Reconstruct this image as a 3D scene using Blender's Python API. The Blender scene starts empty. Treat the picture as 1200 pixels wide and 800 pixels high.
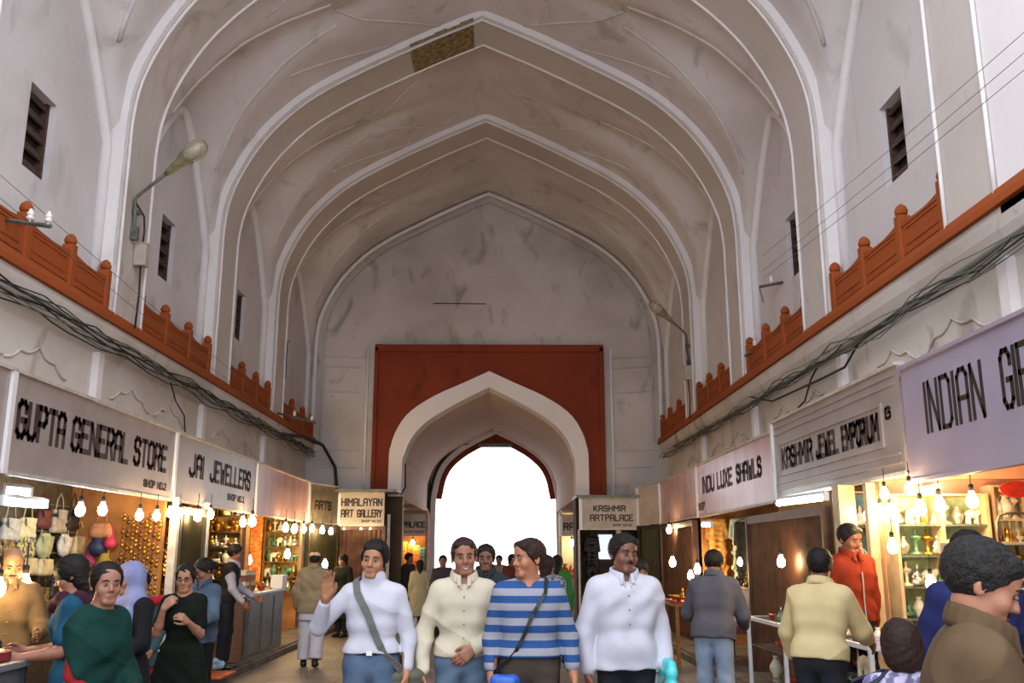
import bpy, math, random
import numpy as np
from mathutils import Vector, Matrix
random.seed(7)
SC = bpy.context.scene
COL = SC.collection
PI = math.pi

# ------------------------------------------------------------------ camera geometry (1200 x 800 frame)
F = 1100.0
PITCH = math.atan(250 / F)
YAW = math.atan(12 / (F / math.cos(PITCH)))
CAM = (0.35, 0.0, 1.6)

def ray(u, v):
    a = (u - 600) / F; b = (400 - v) / F
    z = math.sin(PITCH) + math.cos(PITCH) * b
    y = math.cos(PITCH) - math.sin(PITCH) * b
    c, s = math.cos(YAW), math.sin(YAW)
    return (a * c + y * s, -a * s + y * c, z)

def at_y(u, v, d):
    r = ray(u, v); t = d / r[1]
    return Vector((CAM[0] + r[0] * t, d, CAM[2] + r[2] * t))

def at_x(u, v, x):
    r = ray(u, v); t = (x - CAM[0]) / r[0]
    return Vector((x, r[1] * t, CAM[2] + r[2] * t))

# ------------------------------------------------------------------ materials
def hexc(h):
    h = h.lstrip('#'); out = []
    for i in (0, 2, 4):
        s = int(h[i:i + 2], 16) / 255
        out.append(s / 12.92 if s <= 0.04045 else ((s + 0.055) / 1.055) ** 2.4)
    return (*out, 1)

def mat(name, col, rough=0.6, metal=0.0, col2=None, scale=6.0, bump=0.0, bscale=40.0, emit=None, es=0.0,
        spec=None, trans=0.0, stretch=None, detail=3.0, lo=0.35, hi=0.65, coat=0.0):
    m = bpy.data.materials.new(name); m.use_nodes = True
    nt = m.node_tree; b = nt.nodes['Principled BSDF']
    c1 = hexc(col) if isinstance(col, str) else col
    b.inputs['Base Color'].default_value = c1
    b.inputs['Roughness'].default_value = rough
    b.inputs['Metallic'].default_value = metal
    if spec is not None: b.inputs['Specular IOR Level'].default_value = spec
    if trans: b.inputs['Transmission Weight'].default_value = trans
    if coat: b.inputs['Coat Weight'].default_value = coat
    if emit:
        b.inputs['Emission Color'].default_value = hexc(emit)
        b.inputs['Emission Strength'].default_value = es
    if col2 or bump:
        tc = nt.nodes.new('ShaderNodeTexCoord'); mp = nt.nodes.new('ShaderNodeMapping')
        nt.links.new(tc.outputs['Object'], mp.inputs[0])
        if stretch: mp.inputs['Scale'].default_value = stretch
    if col2:
        n = nt.nodes.new('ShaderNodeTexNoise'); n.inputs['Scale'].default_value = scale
        n.inputs['Detail'].default_value = detail
        nt.links.new(mp.outputs[0], n.inputs['Vector'])
        r = nt.nodes.new('ShaderNodeValToRGB')
        r.color_ramp.elements[0].position = lo; r.color_ramp.elements[0].color = c1
        r.color_ramp.elements[1].position = hi; r.color_ramp.elements[1].color = hexc(col2)
        nt.links.new(n.outputs['Fac'], r.inputs[0]); nt.links.new(r.outputs[0], b.inputs['Base Color'])
    if bump:
        n2 = nt.nodes.new('ShaderNodeTexNoise'); n2.inputs['Scale'].default_value = bscale
        n2.inputs['Detail'].default_value = 4
        nt.links.new(mp.outputs[0], n2.inputs['Vector'])
        bp = nt.nodes.new('ShaderNodeBump'); bp.inputs['Strength'].default_value = bump
        bp.inputs['Distance'].default_value = 0.02
        nt.links.new(n2.outputs['Fac'], bp.inputs['Height']); nt.links.new(bp.outputs[0], b.inputs['Normal'])
    return m

def plaster(name, base, dirt, dark, amt=0.5, bump=0.25):
    """lime-washed plaster: blotches of dirt, darker stains and fine cracks, all in place coordinates"""
    m = bpy.data.materials.new(name); m.use_nodes = True
    nt = m.node_tree; N = nt.nodes; L = nt.links; b = N['Principled BSDF']
    b.inputs['Roughness'].default_value = 0.85; b.inputs['Specular IOR Level'].default_value = 0.25
    tc = N.new('ShaderNodeTexCoord')
    def noise(s, d=4.0, dist=0.0, st=None):
        n = N.new('ShaderNodeTexNoise'); n.inputs['Scale'].default_value = s
        n.inputs['Detail'].default_value = d; n.inputs['Distortion'].default_value = dist
        if st:
            mp = N.new('ShaderNodeMapping'); mp.inputs['Scale'].default_value = st
            L.new(tc.outputs['Object'], mp.inputs[0]); L.new(mp.outputs[0], n.inputs['Vector'])
        else: L.new(tc.outputs['Object'], n.inputs['Vector'])
        return n
    def ramp(src, p0, p1):
        r = N.new('ShaderNodeMapRange'); r.inputs[1].default_value = p0; r.inputs[2].default_value = p1
        L.new(src, r.inputs[0]); return r
    def mix(fac, a, bcol, k=1.0):
        x = N.new('ShaderNodeMix'); x.data_type = 'RGBA'
        ml = N.new('ShaderNodeMath'); ml.operation = 'MULTIPLY'; ml.inputs[1].default_value = k
        L.new(fac, ml.inputs[0]); L.new(ml.outputs[0], x.inputs[0])
        if isinstance(a, str): x.inputs[6].default_value = hexc(a)
        else: L.new(a, x.inputs[6])
        x.inputs[7].default_value = hexc(bcol)
        return x.outputs[2]
    r1 = ramp(noise(0.55, 6, 0.4).outputs['Fac'], 0.42, 0.72)
    c = mix(r1.outputs[0], base, dirt, amt)
    r2 = ramp(noise(1.6, 8, 1.0, (1, 1, 0.55)).outputs['Fac'], 0.58, 0.78)
    c = mix(r2.outputs[0], c, dark, amt)
    r3 = ramp(noise(9.0, 6, 0.2).outputs['Fac'], 0.6, 0.8)
    c = mix(r3.outputs[0], c, dirt, amt * 0.6)
    L.new(c, b.inputs['Base Color'])
    bp = N.new('ShaderNodeBump'); bp.inputs['Strength'].default_value = bump; bp.inputs['Distance'].default_value = 0.03
    n4 = noise(5.0, 8, 0.3); L.new(n4.outputs['Fac'], bp.inputs['Height']); L.new(bp.outputs[0], b.inputs['Normal'])
    return m

MT = {}
MT['plaster'] = plaster('lime_plaster', '#cbc6c9', '#aea49f', '#857c74', 0.5)
MT['vault'] = plaster('vault_plaster', '#cdc7c8', '#aaa09b', '#7c736a', 0.65)
MT['arch'] = plaster('arch_plaster', '#bfb7b3', '#a3988f', '#80735f', 0.5, 0.12)
MT['face'] = plaster('lit_face_plaster', '#dcd8da', '#beb5af', '#9a8f84', 0.3, 0.12)  # lighter than the arch plaster: light on the front faces is in the colour
MT['white'] = plaster('whitewashed_trim', '#dcd6d8', '#b9afa8', '#8d8478', 0.25, 0.1)
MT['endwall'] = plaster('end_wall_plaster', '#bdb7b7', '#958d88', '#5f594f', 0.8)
MT['lowwall'] = plaster('stained_lower_plaster', '#cdc7c3', '#a3978b', '#685c4e', 0.75)
MT['red'] = plaster('red_ochre_paint', '#94491f', '#80401f', '#55301c', 0.6, 0.1)
MT['redgate'] = plaster('weathered_gate_red', '#7c3521', '#672b1b', '#3a1b12', 0.8, 0.1)
MT['inner'] = plaster('gate_plaster', '#c2aa9a', '#a58f80', '#806e60', 0.4, 0.1)
MT['brickpatch'] = mat('exposed_brown_masonry', '#97825a', 0.95, col2='#5f5034', scale=14, bump=1.0, bscale=12)
MT['black'] = mat('plain_black', '#15130f', 0.9)
MT['wood'] = mat('old_brown_wood', '#4b3226', 0.7, col2='#2f1e16', scale=8, stretch=(1, 1, 6))
MT['cable'] = mat('dusty_grey_cable', '#5a5c55', 0.8, col2='#77786e', scale=3)
MT['cabledark'] = mat('dark_cable', '#1f1f1c', 0.7)
MT['steel'] = mat('grey_painted_steel', '#6f716b', 0.5, 0.3, col2='#52524a', scale=10)
MT['alu'] = mat('aluminium', '#c4c6c8', 0.3, 0.8)
MT['porcelain'] = mat('white_porcelain', '#d9d6cf', 0.25)
MT['whiteplastic'] = mat('white_enamel', '#d8d8dc', 0.35)
MT['signwhite'] = mat('white_painted_signboard', '#9c918e', 0.3, col2='#8f8480', scale=2.5, spec=0.6)
MT['signglare'] = mat('glossy_signboard_pink_glare', '#c79c9e', 0.25, col2='#b38a8c', scale=3, stretch=(1, 3, .4), spec=0.9)  # pink reflection from the gate is put into the board colour
MT['signlilac'] = mat('lilac_white_signboard', '#978ca0', 0.5, col2='#8f8498', scale=2)
MT['signpale'] = mat('cream_signboard', '#b3a79d', 0.5, col2='#a0948a', scale=3)
MT['signgrey'] = mat('dingy_signboard', '#7c7262', 0.5, col2='#5f574a', scale=4)
MT['letter'] = mat('dark_maroon_letter_paint', '#2c1718', 0.5)
MT['letterblack'] = mat('black_letter_paint', '#17120f', 0.5)
MT['shutter'] = mat('brown_rolling_shutter', '#57382b', 0.45, 0.2, col2='#3b251c', scale=5)
MT['shuttergreen'] = mat('dark_olive_shutter', '#2e2b16', 0.5, 0.2, col2='#211f10', scale=5)
MT['glass'] = mat('display_glass', '#dff0ea', 0.05, trans=0.9, spec=0.5)

def ground_mat():
    m = bpy.data.materials.new('worn_stone_paving'); m.use_nodes = True
    nt = m.node_tree; N = nt.nodes; L = nt.links; b = N['Principled BSDF']
    b.inputs['Roughness'].default_value = 0.62
    tc = N.new('ShaderNodeTexCoord')
    br = N.new('ShaderNodeTexBrick'); br.inputs['Scale'].default_value = 1.0
    br.inputs['Brick Width'].default_value = 0.9; br.inputs['Row Height'].default_value = 0.6
    br.inputs['Mortar Size'].default_value = 0.012
    br.inputs['Color1'].default_value = hexc('#7c716e'); br.inputs['Color2'].default_value = hexc('#6d625f')
    br.inputs['Mortar'].default_value = hexc('#51463f')
    L.new(tc.outputs['Object'], br.inputs['Vector'])
    n = N.new('ShaderNodeTexNoise'); n.inputs['Scale'].default_value = 1.3; n.inputs['Detail'].default_value = 7
    L.new(tc.outputs['Object'], n.inputs['Vector'])
    mx = N.new('ShaderNodeMix'); mx.data_type = 'RGBA'; mx.blend_type = 'MULTIPLY'; mx.inputs[0].default_value = 0.7
    rp = N.new('ShaderNodeValToRGB'); rp.color_ramp.elements[0].color = (0.5, 0.47, 0.45, 1); rp.color_ramp.elements[0].position = .35
    rp.color_ramp.elements[1].position = .65
    L.new(n.outputs['Fac'], rp.inputs[0]); L.new(br.outputs['Color'], mx.inputs[6]); L.new(rp.outputs[0], mx.inputs[7])
    L.new(mx.outputs[2], b.inputs['Base Color'])
    return m
MT['ground'] = ground_mat()
MT['step'] = mat('worn_concrete_step', '#6d6257', 0.8, col2='#4a4239', scale=3, bump=.3)

# ------------------------------------------------------------------ mesh builder
class MB:
    def __init__(s): s.v = []; s.f = []
    def add(s, vs, fs):
        o = len(s.v); s.v += [tuple(x) for x in vs]; s.f += [tuple(i + o for i in f) for f in fs]; return s
    def box(s, x0, x1, y0, y1, z0, z1):
        return s.add([(x0, y0, z0), (x1, y0, z0), (x1, y1, z0), (x0, y1, z0), (x0, y0, z1), (x1, y0, z1), (x1, y1, z1), (x0, y1, z1)],
                     [(0, 3, 2, 1), (4, 5, 6, 7), (0, 1, 5, 4), (1, 2, 6, 5), (2, 3, 7, 6), (3, 0, 4, 7)])
    def cbox(s, c, d, b=0.0):
        x, y, z = c; a, e, h = d[0] / 2, d[1] / 2, d[2] / 2
        return s.box(x - a, x + a, y - e, y + e, z - h, z + h)
    def tube(s, pts, r, n=8, closed=False, taper=None, caps=True):
        pts = [Vector(p) for p in pts]; k = len(pts); rings = []
        prev = None
        for i, p in enumerate(pts):
            if closed: t = pts[(i + 1) % k] - pts[i - 1]
            else: t = (pts[min(i + 1, k - 1)] - pts[max(i - 1, 0)])
            if t.length < 1e-9: t = Vector((0, 0, 1))
            t.normalize()
            if prev is None:
                a = Vector((0, 0, 1)) if abs(t.z) < .9 else Vector((1, 0, 0))
                u = t.cross(a).normalized()
            else:
                u = (prev - t * prev.dot(t))
                u = u.normalized() if u.length > 1e-6 else t.orthogonal().normalized()
            prev = u; w = t.cross(u)
            rr = r if taper is None else r * taper[i]
            rings.append([p + (u * math.cos(2 * PI * j / n) + w * math.sin(2 * PI * j / n)) * rr for j in range(n)])
        vs = [q for ring in rings for q in ring]; fs = []
        m = k if closed else k - 1
        for i in range(m):
            for j in range(n):
                a = i * n + j; b_ = i * n + (j + 1) % n; c = ((i + 1) % k) * n + (j + 1) % n; d = ((i + 1) % k) * n + j
                fs.append((a, b_, c, d))
        if caps and not closed:
            fs.append(tuple(range(n))[::-1]); fs.append(tuple((k - 1) * n + j for j in range(n)))
        return s.add(vs, fs)
    def lathe(s, prof, c=(0, 0, 0), n=16, axis='z'):
        vs = []; fs = []
        for (r, z) in prof:
            for j in range(n):
                a = 2 * PI * j / n; p = (r * math.cos(a), r * math.sin(a), z)
                if axis == 'x': p = (p[2], p[0], p[1])
                if axis == 'y': p = (p[0], p[2], p[1])
                vs.append((p[0] + c[0], p[1] + c[1], p[2] + c[2]))
        k = len(prof)
        for i in range(k - 1):
            for j in range(n):
                fs.append((i * n + j, i * n + (j + 1) % n, (i + 1) * n + (j + 1) % n, (i + 1) * n + j))
        fs.append(tuple(range(n))[::-1]); fs.append(tuple((k - 1) * n + j for j in range(n)))
        return s.add(vs, fs)
    def ball(s, c, r, n=12, m=8):
        if not hasattr(r, '__len__'): r = (r, r, r)
        vs = []; fs = []
        for i in range(1, m):
            t = PI * i / m
            for j in range(n):
                a = 2 * PI * j / n
                vs.append((c[0] + r[0] * math.sin(t) * math.cos(a), c[1] + r[1] * math.sin(t) * math.sin(a), c[2] + r[2] * math.cos(t)))
        for i in range(m - 2):
            for j in range(n):
                fs.append((i * n + j, (i + 1) * n + j, (i + 1) * n + (j + 1) % n, i * n + (j + 1) % n))
        top = len(vs); vs.append((c[0], c[1], c[2] + r[2])); vs.append((c[0], c[1], c[2] - r[2]))
        for j in range(n):
            fs.append((top, j, (j + 1) % n)); fs.append((top + 1, (m - 2) * n + (j + 1) % n, (m - 2) * n + j))
        return s.add(vs, fs)
    def prism(s, poly, t, plane='xz', off=0.0):
        """poly of 2-D points pushed through thickness t; plane xz -> pushed along y, yz -> along x, xy -> along z"""
        n = len(poly)
        def P(a, b, w): return {'xz': (a, w, b), 'yz': (w, a, b), 'xy': (a, b, w)}[plane]
        vs = [P(a, b, off) for a, b in poly] + [P(a, b, off + t) for a, b in poly]
        fs = [tuple(range(n)), tuple(range(2 * n - 1, n - 1, -1))] + [(i, i + n, (i + 1) % n + n, (i + 1) % n) for i in range(n)]
        return s.add(vs, fs)
    def build(s, name, m, parent=None, smooth=False, bevel=0.0, loc=None, rot=None, fix=True):
        me = bpy.data.meshes.new(name); me.from_pydata(s.v, [], s.f); me.update()
        if fix:
            import bmesh
            bm = bmesh.new(); bm.from_mesh(me); bmesh.ops.recalc_face_normals(bm, faces=bm.faces); bm.to_mesh(me); bm.free()
        o = bpy.data.objects.new(name, me); COL.objects.link(o)
        if m is not None: me.materials.append(m if not isinstance(m, str) else MT[m])
        if smooth: me.polygons.foreach_set('use_smooth', [True] * len(me.polygons))
        if bevel:
            b = o.modifiers.new('b', 'BEVEL'); b.width = bevel; b.segments = 2; b.limit_method = 'ANGLE'
        if loc is not None: o.location = loc
        if rot is not None: o.rotation_euler = rot
        if parent: o.parent = parent
        return o

def tag(o, label=None, cat=None, group=None, kind=None):
    if label: o['label'] = label
    if cat: o['category'] = cat
    if group: o['group'] = group
    if kind: o['kind'] = kind
    return o
def struct(o): o['kind'] = 'structure'; return o
def empty(name, loc, rz=0.0, rx=0.0, ry=0.0):
    o = bpy.data.objects.new(name, None); COL.objects.link(o); o.location = loc
    o.rotation_euler = (rx, ry, rz); o.empty_display_size = .1; return o
def thing(name, label, cat, loc=(0, 0, 0), rz=0.0, group=None):
    return tag(empty(name, loc, rz), label, cat, group)
KIDS = {}
def copy_tree(o, loc=None, rot=None, label=None, group=None, scale=None):
    c = o.copy(); COL.objects.link(c)
    if loc is not None: c.location = loc
    if rot is not None: c.rotation_euler = rot
    if scale is not None: c.scale = scale
    if label: c['label'] = label
    if group: c['group'] = group
    for ch in list(o.children):
        d = ch.copy(); COL.objects.link(d); d.parent = c
        for g in list(ch.children):
            e = g.copy(); COL.objects.link(e); e.parent = d
    return c

# ------------------------------------------------------------------ stroke lettering
GL = {  # polylines on a 0..4 x 0..8 grid
 'A': [[(0, 0), (0, 7), (1, 8), (3, 8), (4, 7), (4, 0)], [(0, 3.6), (4, 3.6)]],
 'B': [[(0, 0), (0, 8), (3, 8), (4, 7), (4, 5), (3, 4.2), (0, 4.2)], [(3, 4.2), (4, 3.4), (4, 1), (3, 0), (0, 0)]],
 'C': [[(4, 6), (4, 7), (3, 8), (1, 8), (0, 7), (0, 1), (1, 0), (3, 0), (4, 1), (4, 2)]],
 'D': [[(0, 0), (0, 8), (3, 8), (4, 7), (4, 1), (3, 0), (0, 0)]],
 'E': [[(4, 8), (0, 8), (0, 0), (4, 0)], [(0, 4.2), (3.2, 4.2)]],
 'F': [[(4, 8), (0, 8), (0, 0)], [(0, 4.2), (3.2, 4.2)]],
 'G': [[(4, 6), (4, 7), (3, 8), (1, 8), (0, 7), (0, 1), (1, 0), (3, 0), (4, 1), (4, 3.8), (2.2, 3.8)]],
 'H': [[(0, 0), (0, 8)], [(4, 0), (4, 8)], [(0, 4.2), (4, 4.2)]],
 'I': [[(0, 0), (0, 8)]],
 'J': [[(4, 8), (4, 1), (3, 0), (1, 0), (0, 1), (0, 2)]],
 'K': [[(0, 0), (0, 8)], [(4, 8), (0.3, 4)], [(0.8, 4.6), (4, 0)]],
 'L': [[(0, 8), (0, 0), (4, 0)]],
 'M': [[(0, 0), (0, 8), (2.5, 3.5), (5, 8), (5, 0)]],
 'N': [[(0, 0), (0, 8), (4, 0), (4, 8)]],
 'O': [[(1, 0), (0, 1), (0, 7), (1, 8), (3, 8), (4, 7), (4, 1), (3, 0), (1, 0)]],
 'P': [[(0, 0), (0, 8), (3, 8), (4, 7), (4, 5), (3, 4), (0, 4)]],
 'R': [[(0, 0), (0, 8), (3, 8), (4, 7), (4, 5), (3, 4), (0, 4)], [(2.6, 4), (4, 0)]],
 'S': [[(4, 6.3), (4, 7), (3, 8), (1, 8), (0, 7), (0, 5.2), (1, 4.2), (3, 4.2), (4, 3.2), (4, 1), (3, 0), (1, 0), (0, 1), (0, 1.7)]],
 'T': [[(0, 8), (4, 8)], [(2, 8), (2, 0)]],
 'U': [[(0, 8), (0, 1), (1, 0), (3, 0), (4, 1), (4, 8)]],
 'W': [[(0, 8), (1.2, 0), (2.5, 5), (3.8, 0), (5, 8)]],
 'X': [[(0, 0), (4, 8)], [(0, 8), (4, 0)]],
 'Y': [[(0, 8), (2, 4), (4, 8)], [(2, 4), (2, 0)]],
 '&': [[(4, 0), (0.8, 6.4), (1.2, 8), (2.6, 8), (3, 6.6), (0, 2.6), (0, 1), (1, 0), (2.4, 0), (4, 3)]],
 '.': [[(0, 0), (0, .6)]], '2': [[(0, 7), (1, 8), (3, 8), (4, 7), (4, 5), (0, 1), (0, 0), (4, 0)]],
 '3': [[(0, 8), (4, 8), (1.6, 5), (3, 5), (4, 4), (4, 1), (3, 0), (1, 0), (0, 1)]],
 '4': [[(3, 0), (3, 8), (0, 3), (4, 3)]], '1': [[(1, 7), (2, 8), (2, 0)]], '0': [[(1, 0), (0, 1), (0, 7), (1, 8), (3, 8), (4, 7), (4, 1), (3, 0), (1, 0)]],
 '5': [[(4, 8), (0, 8), (0, 4.6), (3, 4.6), (4, 3.6), (4, 1), (3, 0), (0, 0)]], '6': [[(4, 7), (3, 8), (1, 8), (0, 7), (0, 1), (1, 0), (3, 0), (4, 1), (4, 3.4), (3, 4.4), (0, 4.4)]],
}
def lettering(text, width, height, stroke, depth=0.006):
    """strokes in the x-z plane, x 0..width, z 0..height, raised towards -y"""
    adv = []
    for ch in text:
        if ch == ' ': adv.append(3.4)
        elif ch in 'I.': adv.append(1.9)
        elif ch in 'MW': adv.append(6.9)
        else: adv.append(5.9)
    tot = sum(adv) - 1.9; sx = width / tot; sz = (height - stroke) / 8
    mb = MB(); x = 0.0
    for ch, a in zip(text, adv):
        for pl in GL.get(ch, []):
            pts = [((x + p[0]) * sx, stroke / 2 + p[1] * sz) for p in pl]
            for (p, q) in zip(pts, pts[1:]):
                d = Vector((q[0] - p[0], q[1] - p[1])); l = d.length
                if l < 1e-6: continue
                d /= l; n = Vector((-d.y, d.x)) * stroke / 2; e = d * stroke * .45
                c = [(p[0] - e.x + n.x, p[1] - e.y + n.y), (p[0] - e.x - n.x, p[1] - e.y - n.y), (q[0] + e.x - n.x, q[1] + e.y - n.y), (q[0] + e.x + n.x, q[1] + e.y + n.y)]
                mb.prism(c, depth, 'xz', -depth)
        x += a
    return mb

# ------------------------------------------------------------------ the hall
ARCH = [(4.10, 4.2), (4.10, 6.15), (4.09, 6.75), (4.02, 7.2), (3.85, 7.65), (3.6, 8.1), (3.3, 8.48), (2.9, 8.86), (2.4, 9.2), (1.8, 9.53), (1.2, 9.84), (0.6, 10.13), (0.0, 10.4)]
def smooth_prof(P, n=6):
    out = []
    for i in range(len(P) - 1):
        p0 = P[max(i - 1, 0)]; p1 = P[i]; p2 = P[i + 1]; p3 = P[min(i + 2, len(P) - 1)]
        for k in range(n):
            t = k / n
            out.append(tuple(0.5 * ((2 * p1[j]) + (-p0[j] + p2[j]) * t + (2 * p0[j] - 5 * p1[j] + 4 * p2[j] - p3[j]) * t * t + (-p0[j] + 3 * p1[j] - 3 * p2[j] + p3[j]) * t ** 3) for j in (0, 1)))
    out.append(P[-1]); return out
def full(P):  # right half (x>0, rising to the apex) -> left to right
    R = P; return [(-x, z) for x, z in R] + [(x, z) for x, z in R[-2::-1]]
def offset(pl, d):
    """push an open polyline outward (to its left when walking left springing -> apex -> right)"""
    out = []
    for i, p in enumerate(pl):
        a = Vector(pl[max(i - 1, 0)]); b = Vector(pl[min(i + 1, len(pl) - 1)]); t = (b - a).normalized()
        n = Vector((-t.y, t.x)); q = Vector(p) + n * d; out.append((q.x, q.y))
    return out
AP = full(smooth_prof(ARCH, 3))
def ring_arch(inner, outer, y0, y1, name, m, beads=None, parent=None):
    mb = MB(); n = len(inner)
    vs = [(x, y0, z) for x, z in inner] + [(x, y0, z) for x, z in outer] + [(x, y1, z) for x, z in inner] + [(x, y1, z) for x, z in outer]
    fs = []
    for i in range(n - 1):
        fs.append((i, i + 1, n + i + 1, n + i)); fs.append((2 * n + i, 3 * n + i, 3 * n + i + 1, 2 * n + i + 1))
        fs.append((i, 2 * n + i, 2 * n + i + 1, i + 1)); fs.append((n + i, n + i + 1, 3 * n + i + 1, 3 * n + i))
    fs.append((0, n, 3 * n, 2 * n)); fs.append((n - 1, 3 * n - 1 - 2 * n + 2 * n, 0, 0)[:0] or (n - 1, 3 * n - 1, 4 * n - 1, 2 * n - 1))
    mb.add(vs, fs)
    return mb.build(name, m, parent)
ARCHES = [(6.63, 7.48), (10.4, 11.25), (14.2, 15.05), (18.0, 18.85)]
tn = [0]
def trim_name():
    tn[0] += 1; return 'trim_%d' % tn[0]
AOUT = offset(AP, 0.5)
for (a, b) in ARCHES:
    o = struct(ring_arch(AP, AOUT, a, b, trim_name(), 'arch'))
    # white front face band and edge rolls
    face = ring_arch(offset(AP, 0.03), offset(AP, 0.48), a - 0.035, a - 0.001, 'face_band', 'face', parent=o)
    for yy, off_ in ((a + 0.02, -0.018), (b - 0.03, -0.018)):
        mb = MB(); mb.tube([(x, yy, z) for x, z in offset(AP, off_)], 0.02, 6)
        mb.build('edge_roll', 'face', o, smooth=True)
# patch of bare masonry at the crown of the second visible arch
pt = MB()
seg = [p for p in offset(AP, -0.012) if -1.25 <= p[0] <= -0.12]
for i in range(len(seg) - 1):
    j0 = random.uniform(-.02, .02)
    pt.add([(seg[i][0], 14.2, seg[i][1] - .004), (seg[i + 1][0], 14.2, seg[i + 1][1] - .004), (seg[i + 1][0], 15.03, seg[i + 1][1] - .004), (seg[i][0], 15.03, seg[i][1] - .004)], [(0, 1, 2, 3)])
    pt.add([(seg[i][0], 14.15, seg[i][1]), (seg[i + 1][0], 14.15, seg[i + 1][1]), (seg[i + 1][0], 14.15, seg[i + 1][1] + .06 + j0), (seg[i][0], 14.15, seg[i][1] + .06 + j0)], [(0, 1, 2, 3)])
pt.build('bare_masonry_patch', 'brickpatch', bpy.data.objects['trim_3'])

TX = [p[0] for p in offset(AP, 0.14)]; TZ = [p[1] for p in offset(AP, 0.14)]
def T(x):
    x = abs(x)
    if x >= 4.2: return 6.2 + 0 * x
    return float(np.interp(-x, TX[:len(TX) // 2 + 1], TZ[:len(TX) // 2 + 1]))
def Aridge(x): return float(np.interp(abs(x), [0, 2.2, 2.8, 3.35, 3.9, 4.36], [10.3, 9.62, 9.38, 9.1, 8.6, 7.98]))
BAYS = [(7.48, 10.4), (11.25, 14.2), (15.05, 18.0), (18.85, 22.3)]
def vault_z(x, y, a, b):
    t = T(x)
    s = min(1.0, abs(y - (a + b) / 2) / ((b - a) / 2))
    L_ = Aridge(x) - 1.62 * s ** 1.45
    k = .22; h = max(k - abs(t - L_), 0) / k
    return max(t, L_) + h * h * k * .25
for k, (a, b) in enumerate(BAYS):
    mb = MB(); xs = np.concatenate([np.linspace(-4.36, -2.0, 48), np.linspace(-1.9, 1.9, 30), np.linspace(2.0, 4.36, 48)]); ny = 32
    ys = np.linspace(a - .02, b + .02, ny)
    vs = [(float(x), float(y), vault_z(float(x), float(y), a, b)) for x in xs for y in ys]
    fs = [(i * ny + j, i * ny + j + 1, (i + 1) * ny + j + 1, (i + 1) * ny + j) for i in range(len(xs) - 1) for j in range(ny - 1)]
    mb.add(vs, fs)
    cl = struct(mb.build('ceiling' if k == 0 else 'ceiling.%03d' % k, 'vault', smooth=True, fix=False))
    mid = (a + b) / 2; h = (b - a) / 2
    # plaster ribs that spring from the four corners and cross towards the crown
    for sx in (-1, 1):
        for sy in (-1, 1):
            mb = MB(); pts = []
            for t in np.linspace(0, 1, 22):
                x = 4.12 - (4.12 - 2.2) * t; dd = max(0, (Aridge(x) - T(x)) / 1.62); s = min(1, dd ** (1 / 1.45))
                y = mid + sy * s * h * 0.97
                pts.append((sx * x, y, vault_z(x, y, a, b) - .004))
            mb.tube(pts, 0.03, 6); mb.build('groin_rib', 'vault', cl, smooth=True)
            mb = MB(); pts = []
            for t in np.linspace(0, 1, 16):
                x = 2.2 + t * (0.7 - 2.2); y = mid - sy * h * t * 0.97
                pts.append((sx * x, y, vault_z(x, y, a, b) - .006))
            mb.tube(pts, 0.016, 6); mb.build('crown_rib', 'vault', cl, smooth=True)
            mb = MB(); pts = []
            for t in np.linspace(0, 1, 12):
                x = 3.0 + t * (1.5 - 3.0); y = mid + sy * h * (0.55 + .4 * t)
                pts.append((sx * x, y, vault_z(x, y, a, b) - .006))
            mb.tube(pts, 0.014, 6); mb.build('crown_rib', 'vault', cl, smooth=True)
        # the wall arch that frames each window wall
        mb = MB(); pts = []
        for t in np.linspace(-1, 1, 33):
            z = 7.98 - 1.62 * abs(t) ** 1.45
            pts.append((sx * 4.33, mid + t * h * .96, z - .04))
        pts = [(sx * 4.33, mid - h * .965, 4.3)] + pts + [(sx * 4.33, mid + h * .965, 4.3)]
        mb.tube(pts, 0.07, 8); mb.build('wall_arch_moulding', 'face', cl, smooth=True)

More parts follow.
